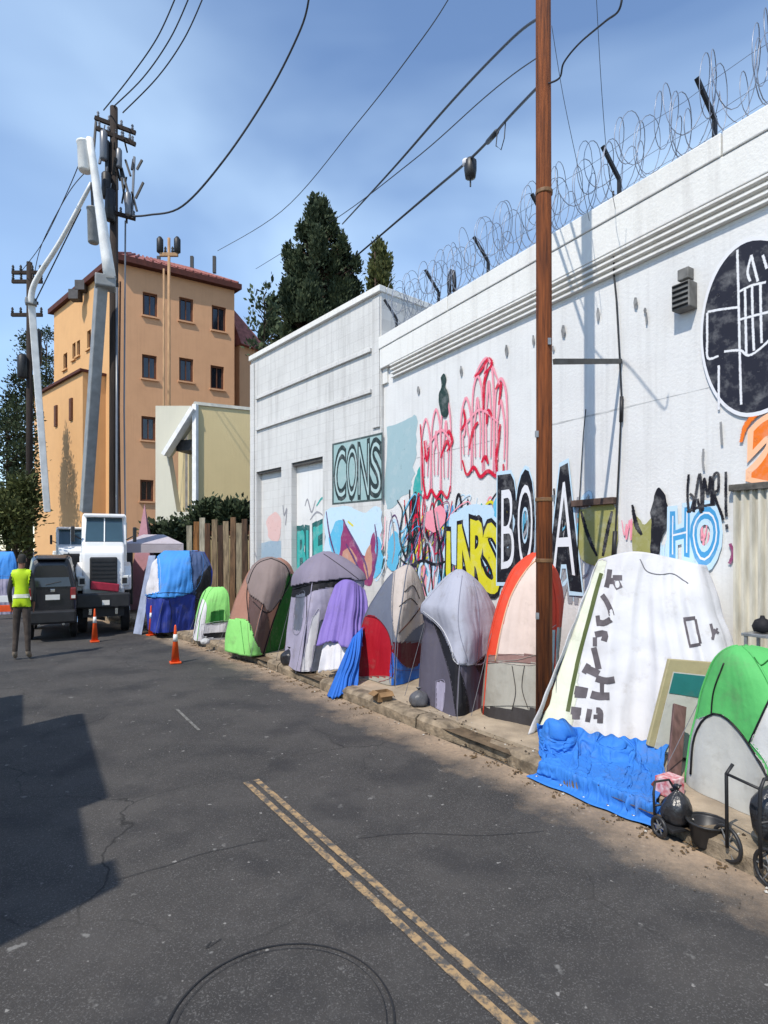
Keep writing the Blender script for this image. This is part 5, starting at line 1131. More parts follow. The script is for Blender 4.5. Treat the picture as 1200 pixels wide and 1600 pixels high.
# fence of painted boards between small tent and workshop
Fa, Fb = A(292, 900, 15.2), A(398, 900, 14.7); Fa.z = Fb.z = 0
fe = empty('board_fence', Fa, 0, 'tall fence of brown, cream and orange boards beside the workshop', 'fence'); rz, Ln = face_frame(Fa, Fb)
fcols = [(205, 196, 170), (190, 130, 70), (225, 215, 190), (120, 84, 58), (176, 152, 118), (88, 62, 44), (188, 166, 132), (150, 116, 84), (200, 184, 152), (112, 84, 62), (182, 150, 122)]
for k, c in enumerate(fcols):
    w = Ln / len(fcols); b = MB(); b.box((w * (k + .5), .01 * (k % 3), 1.25 + .05 * ((k * 7) % 5 - 2)), (w * (.9 - .05 * (k % 2)), .03 + .006 * (k % 2), 2.5), ry=.012 * ((k * 5) % 3 - 1)); o = b.build('board', mat('fence_board_%d' % k, rgb(*c, .5), .85, .35, 5, stretch=(4, 4, .6)), fe, bevel=.004); o.rotation_euler = (0, 0, rz)
b = MB(); b.box((Ln / 2, .05, .6), (Ln, .04, .1)); b.box((Ln / 2, .05, 2.2), (Ln, .04, .1)); o = b.build('rails', m_frame, fe); o.rotation_euler = (0, 0, rz)

# ================================================================== TREES AND SHRUBS
def leafmat(name, c1, c2):
    m = mat(name, c1, .7, .2, 1.2, col2=c2, spec=.2); return m
lm_dark = leafmat('needles_dark', (.058, .076, .036, 1), (.016, .028, .015, 1)); lm_olive = leafmat('leaves_olive', (.11, .12, .035, 1), (.04, .05, .018, 1)); lm_mid = leafmat('leaves_mid', (.075, .10, .05, 1), (.03, .045, .022, 1)); m_bark = mat('bark', rgb(84, 66, 52, .7), .9, .3, 8, .6, 20, stretch=(3, 3, .5))
def leaves(b, c, rad, n, size, up=.6, rnd=random):
    for _ in range(n):
        v = Vector((rnd.gauss(0, .42), rnd.gauss(0, .42), rnd.gauss(0, .42))); p = c + Vector((v.x * rad[0], v.y * rad[1], v.z * rad[2]))
        d = (Vector((v.x, v.y, v.z * .5)) + Vector((rnd.uniform(-.6, .6), rnd.uniform(-.6, .6), up + rnd.uniform(-.5, .5)))).normalized(); s_ = d.cross(Vector((rnd.uniform(-1, 1), rnd.uniform(-1, 1), rnd.uniform(-1, 1))))
        if s_.length < 1e-4: continue
        s_.normalize(); L_ = size * rnd.uniform(.7, 1.5); w = size * rnd.uniform(.22, .42)
        b.v += [p, p + d * L_ * .5 + s_ * w, p + d * L_, p + d * L_ * .5 - s_ * w]; k = len(b.v); b.f.append((k - 4, k - 3, k - 2, k - 1))
def tree(name, label, base, tr, clumps, m, trunk_h, size=.25, up=.6, seed=1, density=1.0, cat='tree', group=None):
    rnd = random.Random(seed); root = empty(name, base, 0, label, cat, group); b = MB(); t = MB()
    lean = Vector((rnd.uniform(-.03, .03), rnd.uniform(-.03, .03), 0)) * trunk_h
    t.tube([Vector((0, 0, -.1)), Vector((0, 0, trunk_h * .4)) + lean * .4, Vector((0, 0, trunk_h)) + lean], [tr, tr * .72, tr * .18], 10)
    for (c, rad, n) in clumps:
        c = Vector(c); leaves(b, c, rad, int(n * density), size, up, rnd)
        zb = min(max(c.z - rad[2] * .9 - abs(c.x) * .5, trunk_h * .15), trunk_h * .95); t.tube([Vector((lean.x * zb / trunk_h, lean.y * zb / trunk_h, zb)), Vector((c.x * .55, c.y * .55, (zb + c.z) / 2)), c], [tr * .32, tr * .2, tr * .06], 6)
    t.build('trunk', m_bark, root, smooth=True); b.build('crown', m, root, fix=False); return root
# tall conifer: tufted sprays measured from its outline
YT = 26.0; def_ = []
bx = (492 - 600) / F * YT
rnd = random.Random(5); cl = []
prof = [(326, 488, 500), (332, 500, 512), (350, 476, 522), (372, 464, 536), (398, 456, 544), (420, 458, 540), (444, 444, 548), (466, 426, 544), (486, 424, 558), (506, 430, 552), (526, 436, 520), (546, 440, 500)]
for (py, xl, xr) in prof:
    z = HC + (857 - py) / F * YT; xl_ = (xl - 600) / F * YT - bx; xr_ = (xr - 600) / F * YT - bx; w = (xr_ - xl_) / 2; c0 = (xl_ + xr_) / 2
    for q in range(max(2, int(w * 4.6))):
        a = rnd.uniform(0, 6.28); e = rnd.random() ** .5; ln = rnd.uniform(.45, 1.0)
        cx_, cy_ = c0 + w * .8 * e * math.cos(a), w * .8 * e * math.sin(a)
        for k in range(4): cl.append(((cx_ * (1 + .05 * k), cy_ * (1 + .05 * k), z - .75 + ln * .30 * k), (.42 - .06 * k, .42 - .06 * k, .38), 190))
    for sx_ in (xl_ - rnd.uniform(-.1, .55), xr_ + rnd.uniform(-.25, .4), xl_ + .1, xr_ - .1):
        yy = rnd.uniform(-.5, .5); zz_ = z + rnd.uniform(-.9, -.3)
        for k in range(3): cl.append(((sx_, yy, zz_ + .22 * k), (.26 - .05 * k, .26 - .05 * k, .26), 110))
tree('conifer_tree', 'tall dark conifer rising behind the grey-white workshop', Vector((bx, YT, 0)), .3, cl, lm_dark, HC + (857 - 335) / F * YT, .17, 1.1, 3, 1.0)
Y2 = 30; bx = (594 - 600) / F * Y2; cl = []
for py, w in ((395, 5), (405, 10), (418, 15), (432, 19), (448, 21), (470, 22), (500, 22)):
    z = HC + (857 - py) / F * Y2
    for q in range(5): a = rnd.uniform(0, 6.28); cl.append(((w / F * Y2 * .6 * math.cos(a), w / F * Y2 * .6 * math.sin(a), z), (.3, .3, .6), 150))
tree('cypress_tree', 'small pointed olive green cypress tip above the workshop corner', Vector((bx, Y2, 0)), .2, cl, lm_olive, HC + (857 - 400) / F * Y2, .2, 1.4, 4)
Y3 = 23; bx = (404 - 600) / F * Y3; cl = [(((x - 404) / F * Y3, 0, HC + (857 - y) / F * Y3), (.3, .3, .4), 28) for x, y in ((398, 470), (410, 485), (420, 500), (392, 505), (403, 520), (418, 450), (432, 520), (395, 540), (412, 545), (426, 480))]
tree('sparse_tree', 'sparse pale tree with bare twigs left of the tall conifer', Vector((bx, Y3, 0)), .1, cl, lm_mid, HC + (857 - 455) / F * Y3, .2, .8, 6)
for k, (px, top, base_, w, m, lab, Y_) in enumerate(((62, 520, 640, 26, lm_mid, 'loose green tree between far left pole and orange apartment block', 36), (14, 640, 800, 34, lm_mid, 'grey green tree at the left edge of the street', 27), (22, 760, 850, 30, lm_olive, 'yellowish bush under the tree at the left edge', 20), (36, 600, 780, 24, lm_dark, 'dark narrow tree hugging the far left pole', 28))):
    bx = (px - 600) / F * Y_; cl = []
    for q in range(16):
        f_ = q / 15; y = top + (base_ - top) * f_; ww = w * (.35 + .65 * math.sin(math.pi * min(.9, .15 + f_ * .8))) / F * Y_; a = rnd.uniform(0, 6.28)
        cl.append(((ww * .7 * math.cos(a), ww * .7 * math.sin(a), HC + (857 - y) / F * Y_), (ww * .6 + .1, ww * .6 + .1, .5), 300))
    tree('bush' if 'bush' in lab else 'street_tree', lab, Vector((bx, Y_, 0)), .14, cl, m, HC + (857 - top) / F * Y_ - .3, .14, .5, 20 + k, cat='bush' if 'bush' in lab else 'tree')
for k, (px, top, w, Y_, lab) in enumerate(((252, 815, 20, 17.2, 'dark shrub under the loading bay'), (285, 812, 22, 17.0, 'dark shrub right of the loading bay shrub'), (335, 782, 30, 16.2, 'dark creeper spilling over the left of the board fence'), (372, 784, 24, 15.9, 'dark creeper over the right of the board fence'))):
    bx = (px - 600) / F * Y_; zt_ = HC + (857 - top) / F * Y_; cl = [((rnd.uniform(-w, w) / F * Y_ * .8, rnd.uniform(-.2, .2), zt_ - .25 - rnd.random() * (1.0 if k < 2 else .5)), (.28, .25, .34), 170) for q in range(16)]
    tree('shrub', lab, Vector((bx, Y_, 0)), .06, cl, lm_dark, zt_ - .3, .14, .4, 40 + k, cat='shrub')

# ================================================================== UTILITY POLES BY THE TRUCKS
m_cre = mat('creosoted_wood', rgb(62, 50, 44, .7), .9, .3, 6, .4, 20, stretch=(4, 4, .4)); m_ins = mat('insulator', rgb(120, 124, 132, .8), .3, .1, 5)
Yp = 14.5; bx = (178 - 600) / F * Yp; px2 = Yp / F
tp = empty('utility_pole', Vector((bx, Yp, 0)), 0, 'dark utility pole with transformers and crossarms behind the bucket truck', 'pole'); hp = HC + (857 - 168) / F * Yp
def L1(px, py, dy=0): p = A(px, py, Yp + dy); return p - Vector((bx, Yp, 0))
MB().tube([(0, 0, -.1), (0, 0, hp)], [.12, .09], 12).build('shaft', m_cre, tp, smooth=True)
MB().tube([(.10, -.06, 0), (.10, -.06, L1(0, 450).z)], .03, 8).build('riser_pipe', m_ins, tp, smooth=True)
for (x0, y0, x1, y1) in ((148, 184, 212, 208), (150, 200, 212, 226), (166, 208, 206, 222), (176, 332, 212, 342)):
    b = MB(); b.bar(L1(x0, y0, -.12), L1(x1, y1, .12), .07, .09); ca = b.build('crossarm', m_cre, tp)
    for f_ in (.08, .35, .65, .92):
        p = L1(x0, y0, -.12).lerp(L1(x1, y1, .12), f_); MB().lathe([(.02, 0), (.035, .05), (.02, .08), (.035, .11), (.015, .15)], 8, p + Vector((0, 0, .04))).build('insulator', m_ins, ca, smooth=True)
for (x, y0, y1, r) in ((166, 270, 310, .11), (172, 296, 345, .12), (162, 205, 250, .09)):
    a_, c_ = L1(x, y1, -.18), L1(x, y0, -.18); hh = c_.z - a_.z; tr_ = MB().lathe([(r * .8, 0), (r, .03), (r, hh - .05), (r * .7, hh), (r * .2, hh + .03)], 14, a_).build('transformer', m_dark if x != 162 else m_ins, tp, smooth=True)
    MB().tube([a_ + Vector((0, 0, hh)), a_ + Vector((.03, 0, hh + .15))], .015, 6).build('bushing', m_ins, tr_)
for (x0, y0, x1, y1) in ((186, 250, 198, 330), (196, 250, 204, 275), (210, 245, 206, 340), (214, 265, 222, 250), (224, 285, 212, 310), (206, 300, 214, 330), (150, 190, 146, 240), (190, 262, 200, 300)):
    MB().bar(L1(x0, y0), L1(x1, y1), .045, .045).build('bracket', m_dark if x0 != 210 else m_ins, tp)
rp_ = random.Random(9)
for k in range(16):
    x = rp_.uniform(152, 214); y = rp_.uniform(190, 340); dx = rp_.uniform(-8, 8); dy = rp_.uniform(14, 46)
    MB().bar(L1(x, y, rp_.uniform(-.2, .2)), L1(x + dx, y + dy, rp_.uniform(-.2, .2)), rp_.choice((.03, .045, .06)), .04).build('bracket', rp_.choice((m_dark, m_dark, m_cre, m_ins)), tp)
for (x, y0, y1, r) in ((186, 232, 262, .07), (200, 300, 336, .07)):
    a_, c_ = L1(x, y1, -.1), L1(x, y0, -.1); hh = c_.z - a_.z; MB().lathe([(r * .8, 0), (r, .03), (r, hh - .05), (r * .6, hh)], 12, a_).build('cutout_fuse', m_ins, tp, smooth=True)
MB().box(L1(168, 255, -.1), (.1, .1, 1.1)).build('cable_bundle', m_dark, tp, bevel=.02)
for k, (x, y0) in enumerate(((188, 440), (196, 345))): MB().tube([L1(x, y0, .1), L1(x - 2, 640, .1), L1(x, 830, .1)], .02, 6).build('down_guy', m_ins if k else m_frame, tp)
def small_pole(px, top, Y_, label, arms, w=.07, m=m_cre):
    bx = (px - 600) / F * Y_; r = empty('utility_pole', Vector((bx, Y_, 0)), 0, label, 'pole'); MB().tube([(0, 0, -.1), (0, 0, HC + (857 - top) / F * Y_)], [w * 1.3, w], 10).build('shaft', m, r, smooth=True)
    for (x0, x1, y) in arms:
        a_ = A(x0, y, Y_) - Vector((bx, Y_, 0)); c_ = A(x1, y, Y_) - Vector((bx, Y_, 0)); ca = MB().bar(a_, c_, .1, .12).build('crossarm', m, r)
        for f_ in (.03, .3, .7, .97): MB().lathe([(.03, 0), (.055, .08), (.03, .12), (.05, .17), (.02, .24)], 8, a_.lerp(c_, f_) + Vector((0, 0, .05))).build('insulator', m_dark, ca, smooth=True)
    return r
r = small_pole(46, 410, 22, 'far left utility pole with two pairs of crossarms', [(19, 64, 426), (19, 66, 440), (18, 66, 492)], .1)
for (px, py, hh) in ((62, 545, 1.3), (40, 575, .9)):
    p = A(px, py, 22) - r.location; MB().lathe([(.12, 0), (.17, .05), (.17, hh - .1), (.1, hh)], 12, (p.x, -.2, p.z - hh / 2)).build('transformer', m_dark, r, smooth=True)
r = small_pole(264, 372, 21, 'slender pale pole with dark lamp heads in front of the apartment block', [(250, 278, 398)], .05, mat('pale_wood', rgb(190, 150, 110, .8), .8, .2, 6, stretch=(4, 4, .5)))
for px in (250, 277): p = A(px, 396, 21) - r.location; MB().lathe([(.05, 0), (.12, .05), (.12, .5), (.05, .6)], 10, p).build('lamp_head', m_dark, r, smooth=True)
small_pole(256, 420, 20.6, 'slender pale pole just left of the pole with lamp heads', [], .035, MATS['pale_wood'])

# ================================================================== BUCKET TRUCKS
m_tw = mat('truck_white', (.80, .80, .79, 1), .3, .06, 3, spec=.5); m_glass = glassy('windscreen', (.035, .07, .09, 1), .06); m_tyre = mat('tyre', (.02, .02, .02, 1), .85, .2, 12); m_chrome = mat('chrome', (.6, .6, .6, 1), .2, .05, 5, metal=1); m_lens = mat('lamp_lens', (.7, .7, .66, 1), .12, .05, 5, spec=.8); m_red = mat('red_enamel', rgb(176, 40, 66, .8), .4, .15, 8); m_fg = mat('boom_white', (.78, .78, .76, 1), .45, .12, 4); m_fgg = mat('boom_grey', rgb(150, 152, 152, .8), .5, .15, 5)
def tyre(c, r, w, parent):
    c = Vector(c); o = MB().tube([c + Vector((-w / 2, 0, 0)), c + Vector((-w / 2 + .02, 0, 0)), c + Vector((w / 2 - .02, 0, 0)), c + Vector((w / 2, 0, 0))], [r * .9, r, r, r * .9], 22).build('wheel', m_tyre, parent, smooth=False)
    MB().tube([c + Vector((-w / 2 - .01, 0, 0)), c + Vector((w / 2 + .01, 0, 0))], r * .52, 14).build('rim', m_chrome, o); return o
def truck(loc, rz, label, boom, sc=1.0, red=True):
    t = empty('bucket_truck', loc, rz, label, 'truck')
    def prof(poly, w, x0=0): return MB().prism([(x0 - w / 2, y, z) for y, z in poly], (w, 0, 0))
    prof([(.02, .95), (0, 1.3), (.04, 1.72), (.2, 1.84), (1.05, 1.96), (1.05, .8), (.1, .8)], .92).build('hood', m_tw, t, bevel=.05)
    for s_ in (-1, 1): prof([(.12, .92), (.08, 1.2), (.2, 1.42), (.8, 1.5), (1.02, 1.4), (1.02, .9), (.86, .9), (.8, 1.02), (.62, 1.1), (.42, 1.1), (.26, 1.0), (.22, .9)], .17, s_ * .53).build('fender', m_tw, t, bevel=.03)
    prof([(.98, .8), (.98, 1.9), (1.32, 2.52), (1.5, 2.6), (2.25, 2.6), (2.3, .8)], 1.06).build('cab', m_tw, t, bevel=.05)
    b = MB(); b.add([(-.44, .985, 1.95), (.44, .985, 1.95), (.42, 1.285, 2.5), (-.42, 1.285, 2.5)], [(0, 1, 2, 3)]); o = b.build('windscreen', m_glass, t, solid=.02); o.location.y = -.012
    MB().bar((0, .955, 1.95), (0, 1.25, 2.5), .025).build('screen_pillar', m_tw, t); MB().box((0, 1.25, 2.56), (.98, .2, .05), rx=.2).build('visor', m_tw, t, bevel=.01)
    g_ = MB().box((0, -.005, 1.28), (.60, .06, .68)).build('grille', m_plast, t, bevel=.03)
    for k in range(7): MB().box((0, -.04, 1.02 + k * .085), (.54, .015, .022)).build('grille_bar', m_dark, g_)
    if red: MB().box((.03, -.05, 1.0), (.62, .05, .17), ry=.12).build('red_plate', m_red, t, bevel=.02)
    for s_ in (-1, 1):
        h_ = MB().box((s_ * .46, .06, 1.12), (.19, .1, .22)).build('headlight', m_lens, t, bevel=.02)
        MB().box((s_ * .46, .005, 1.12), (.11, .02, .12)).build('lamp', m_dark, h_)
        m_ = MB().box((s_ * .72, .95, 2.12), (.09, .06, .34)).build('mirror', m_plast, t, bevel=.02); MB().tube([(s_ * .72, .97, 2.1), (s_ * .52, 1.05, 2.0)], .015, 6).build('mirror_arm', m_dark, m_)
        d_ = MB().box((s_ * .534, 1.75, 1.45), (.012, .8, 1.2)).build('door', m_tw, t, bevel=.01); MB().box((s_ * .538, 1.72, 2.2), (.012, .62, .42)).build('door_window', m_glass, t)
        tyre((s_ * .48, .55, .46), .46, .2, t); tyre((s_ * .5, 4.1, .46), .46, .26, t)
    MB().box((0, -.1, .72), (1.16, .16, .3)).build('bumper', m_plast, t, bevel=.03); MB().box((0, .1, .48), (.9, .2, .22)).build('lower_valance', m_dark, t); MB().box((.05, -.19, .68), (.16, .015, .1)).build('number_plate', m_lens, t)
    for s_ in (-.28, .28): MB().box((s_, -.2, .5), (.06, .05, .12)).build('tow_hook', m_chrome, t)
    MB().box((0, 3.4, .72), (.5, 4.4, .22)).build('chassis', m_dark, t)
    bd = MB().box((.03, 3.9, 1.25), (1.34, 3.0, .9)).build('service_body', m_tw, t, bevel=.03)
    for s_ in (-1, 1):
        for k in range(3): MB().box((.03 + s_ * .675, 2.9 + k * .98, 1.25), (.015, .86, .72)).build('locker_door', m_tw, bd, bevel=.01)
    MB().box((.62, 2.55, 1.05), (.2, .5, 1.3)).build('side_locker', m_dark, t, bevel=.02)
    MB().tube([(0, 3.6, 1.6), (0, 3.6, 2.1)], [.3, .22], 14).build('turret', m_fgg, t, smooth=True)
    for ch in t.children: ch.scale.x = .87
    # boom given in world coordinates
    M_ = Matrix.Translation(t.location) @ Matrix.Rotation(rz, 4, 'Z'); Mi = M_.inverted(); w2l = lambda p: Mi @ Vector(p)
    low = [w2l(p) for p in boom['low']]; hi = [w2l(p) for p in boom['up']]
    MB().bar(low[0], low[1], boom['w'], boom['w'] * 1.2).build('lower_boom', boom['ml'], t, bevel=.02)
    MB().tube([low[0], low[0].lerp(low[1], .45)], boom['w'] * .35, 8).build('boom_ram', m_dark, t)
    MB().box((low[1] + hi[0]) / 2, (boom['w'] * 1.9, boom['w'] * 1.6, boom['w'] * 1.2)).build('elbow', m_fgg, t, bevel=.03)
    MB().bar((low[1] + hi[0]) / 2 + Vector((-boom['w'], 0, 0)), (low[1] + hi[0]) / 2 + Vector((boom['w'] * 1.2, 0, 0)), .08).build('elbow_pin', m_dark, t)
    b = MB(); pth = crom(hi, 6) if len(hi) > 2 else resample(hi, 8); hi = [hi[0], hi[-1]]; b.tube(pth, [boom['w'] * (.6 - .28 * q / (len(pth) - 1)) for q in range(len(pth))], 10); b.build('upper_boom', m_fg, t, smooth=True)
    b = MB(); b.tube([hi[0] + Vector((.09, 0, 0)), hi[0].lerp(hi[1], .8) + Vector((.06, 0, 0))], .02, 6); b.build('hydraulic_line', m_dark, t)
    bk = w2l(boom['bucket']); hh = boom['bh']
    MB().lathe([(.13, 0), (.15, .03), (.17, hh), (.19, hh + .02), (.19, hh + .05), (.165, hh + .05), (.15, .06), (.0, .06)], 16, bk).build('bucket', boom['mb'], t, smooth=True)
    MB().bar(bk + Vector((0, 0, hh * .6)), hi[1], .07).build('bucket_arm', m_dark, t)
    return t
truck(G(162, 991), R(25), 'white bucket truck with red plate on its grille, facing the camera', dict(low=[A(134, 800, 15.0), A(158, 448, 14.0)], up=[A(172, 436, 13.9), A(140, 216, 13.6)], w=.24, ml=m_fgg, bucket=A(133, 268, 13.7), bh=.62, mb=m_fg))
truck(G(80, 950) + Vector((-1.0, 3.0, 0)), R(30), 'second bucket truck, mostly hidden behind the black car', dict(low=[A(74, 800, 19.5), A(49, 470, 18.5)], up=[A(48, 474, 18.4), A(51, 452, 18.3), A(62, 428, 18.1), A(96, 374, 17.6), A(143, 286, 17)], w=.17, ml=m_fg, bucket=A(146, 380, 16.9), bh=.95, mb=m_fgg), red=False)

# ================================================================== BLACK SUV (rear towards the camera)
m_car = mat('black_car_paint', (.014, .014, .018, 1), .22, .1, 3, spec=.6)
sv = empty('car', G(84, 1004) + Vector((-.1, .1, 0)), R(29), 'black sport utility car parked beside the worker in the yellow vest', 'car')
sec = [(0.0, .36, .38, .27, .42, .98, 1.50), (.06, .42, .43, .31, .34, 1.0, 1.60), (.35, .43, .44, .345, .3, 1.02, 1.66), (1.2, .43, .44, .35, .28, 1.02, 1.67), (1.75, .43, .44, .335, .28, 1.0, 1.62), (2.15, .43, .44, .40, .28, .98, 1.06), (2.75, .42, .42, .36, .3, .92, .96), (2.95, .36, .36, .3, .4, .8, .84)]
vs_ = []; fs_ = []
for (y, wb, wl, wr2, zb, zl, zr) in sec:
    hp_ = [(-wb, zb), (-wl - .005, (zb + zl) / 2), (-wl, zl), (-wr2, zr - .05), (-wr2 * .8, zr), (wr2 * .8, zr), (wr2, zr - .05), (wl, zl), (wl + .005, (zb + zl) / 2), (wb, zb)]
    vs_ += [(x, y, z) for x, z in hp_]
for i in range(len(sec) - 1):
    for k in range(10): fs_.append((i * 10 + k, i * 10 + (k + 1) % 10, (i + 1) * 10 + (k + 1) % 10, (i + 1) * 10 + k))
fs_ += [tuple(range(10)), tuple(range(len(vs_) - 10, len(vs_)))[::-1]]
MB().add(vs_, fs_).build('body', m_car, sv, smooth=False, bevel=.03)
b = MB(); b.add([(-.33, -.012, 1.06), (.33, -.012, 1.06), (.25, .028, 1.46), (-.25, .028, 1.46)], [(0, 1, 2, 3)]); b.build('rear_window', glassy('car', (.02, .022, .028, 1)), sv, solid=.012)
MB().tube([(-.1, -.02, 1.1), (.16, -.01, 1.16)], .01, 6).build('wiper', m_plast, sv); MB().box((0, .02, 1.6), (.5, .14, .03)).build('roof_spoiler', m_car, sv, bevel=.01)
for s_ in (-1, 1):
    tl_ = MB().box((s_ * .37, -.01, .92), (.10, .08, .24)).build('tail_light', mat('tail_red', (.22, .02, .02, 1), .2, .1, 8, spec=.7), sv, bevel=.02); MB().box((s_ * .37, -.055, .86), (.07, .015, .06)).build('reversing_lamp', m_lens, tl_)
    for y_ in (.62, 2.35): tyre((s_ * .38, y_, .3), .3, .13, sv)
    MB().box((s_ * .42, 1.15, 1.28), (.012, 1.2, .34), ry=s_ * -.22).build('side_window', MATS['glass_car'], sv)
    MB().box((s_ * .5, 1.85, 1.12), (.1, .06, .1)).build('door_mirror', m_car, sv, bevel=.02); MB().tube([(s_ * .3, .25, 1.69), (s_ * .3, 1.6, 1.7)], .014, 6).build('roof_rail', m_plast, sv)
MB().box((0, -.04, .48), (.84, .14, .26)).build('bumper', m_plast, sv, bevel=.04); MB().box((.02, -.03, .86), (.24, .02, .1)).build('number_plate', m_lens, sv); MB().box((.02, -.03, .99), (.08, .015, .06)).build('badge', m_chrome, sv, bevel=.01)
for s_ in (-.2, .2): MB().tube([(s_, -.09, .34), (s_, .15, .34)], .025, 8).build('exhaust', m_chrome, sv)

# ================================================================== CONES AND BARRIER
m_cone = mat('cone_orange', rgb(240, 92, 36, .9), .5, .12, 6); m_cw = mat('cone_white', (.75, .75, .74, 1), .4, .1, 6)
def cone(loc, h, label, r=1.0):
    c = empty('traffic_cone', loc, random.uniform(0, 1), label, 'traffic cone', 'traffic cones around the trucks'); k = h / .7
    MB().box((0, 0, .015 * k), (.17 * k * r, .17 * k * r, .03 * k)).build('base', m_cone, c, bevel=.006)
    f_ = lambda z: (.068 - .055 * z / .7) * k * r
    MB().lathe([(f_(.03), .03 * k), (f_(.68), .68 * k), (f_(.7) * .6, .7 * k)], 16).build('body', m_cone, c, smooth=True)
    MB().lathe([(f_(.40) + .003, .40 * k), (f_(.53) + .003, .53 * k)], 16).build('reflective_collar', m_cw, c, smooth=True); return c
cone(G(274, 1036), .60, 'orange traffic cone on the road in front of the blue tarp shelter', 1.15)
cone(G(148, 1003), .64, 'orange traffic cone in front of the white bucket truck'); cone(G(233, 994) + Vector((0, .1, 0)), .62, 'orange traffic cone between the truck and the blue tarp shelter')
br = empty('road_barrier', G(6, 968), .35, 'orange and white road barrier at the left edge behind the worker', 'barrier')
for k, z in enumerate((.28, .52)): MB().box((0, 0, z), (.8, .03, .17)).build('rail', m_cone if k == 0 else m_cw, br, bevel=.005)
for s_ in (-.3, .3): MB().bar((s_, -.12, 0), (s_, 0, .75), .03).build('leg', m_steel, br); MB().bar((s_, .12, 0), (s_, 0, .75), .03).build('leg', m_steel, br)
dome('tarp_shelter', 'blue tarp shelter at the left edge behind the barrier', 962, .5, [(862, -20, 14), (880, -36, 20), (920, -40, 23), (962, -40, 24)], 2.6, ('cover', f_sky), [([(-60, 905), (30, 905), (30, 975), (-60, 975)], f_lav, 'lower_cover')], (), .04, z0=0, wr=.06, seed=9)
# pale canopy with pink tarp behind the truck
cv = empty('market_canopy', A(240, 900, 15.6) * Vector((1, 1, 0)), .35, 'off-white canopy with pink peak between truck and beige building', 'canopy'); zc = HC + (857 - 850) / F * 15.6
MB().add([(-.75, -.6, zc), (.75, -.6, zc), (.75, .6, zc), (-.75, .6, zc), (-.25, 0, zc + .25), (.25, 0, zc + .25)], [(0, 1, 5, 4), (1, 2, 5), (2, 3, 4, 5), (3, 0, 4)]).build('top', fabric('dusty_white', 196, 188, 196), cv, solid=.01)
MB().box((0, -.6, zc - .12), (1.5, .012, .22)).build('valance', MATS['fabric_dusty_white'], cv)
for x_ in (-.73, .73):
    for y_ in (-.58, .58): MB().bar((x_, y_, 0), (x_, y_, zc), .03).build('leg', m_steel, cv)
pk = MB(); q = A(226, 800, 16.6) * Vector((1, 1, 0)); pk.add([(-.45, -.35, 0), (.45, -.35, 0), (.45, .35, 0), (-.45, .35, 0), (0, 0, HC + 70 / F * 16.6)], [(0, 1, 4), (1, 2, 4), (2, 3, 4), (3, 0, 4)]); o = pk.build('pink_tent', fabric('dusty_pink', 190, 140, 150), None); o.location = q; tag(o, 'dusty pink peaked tent top behind the off-white canopy', 'tent')

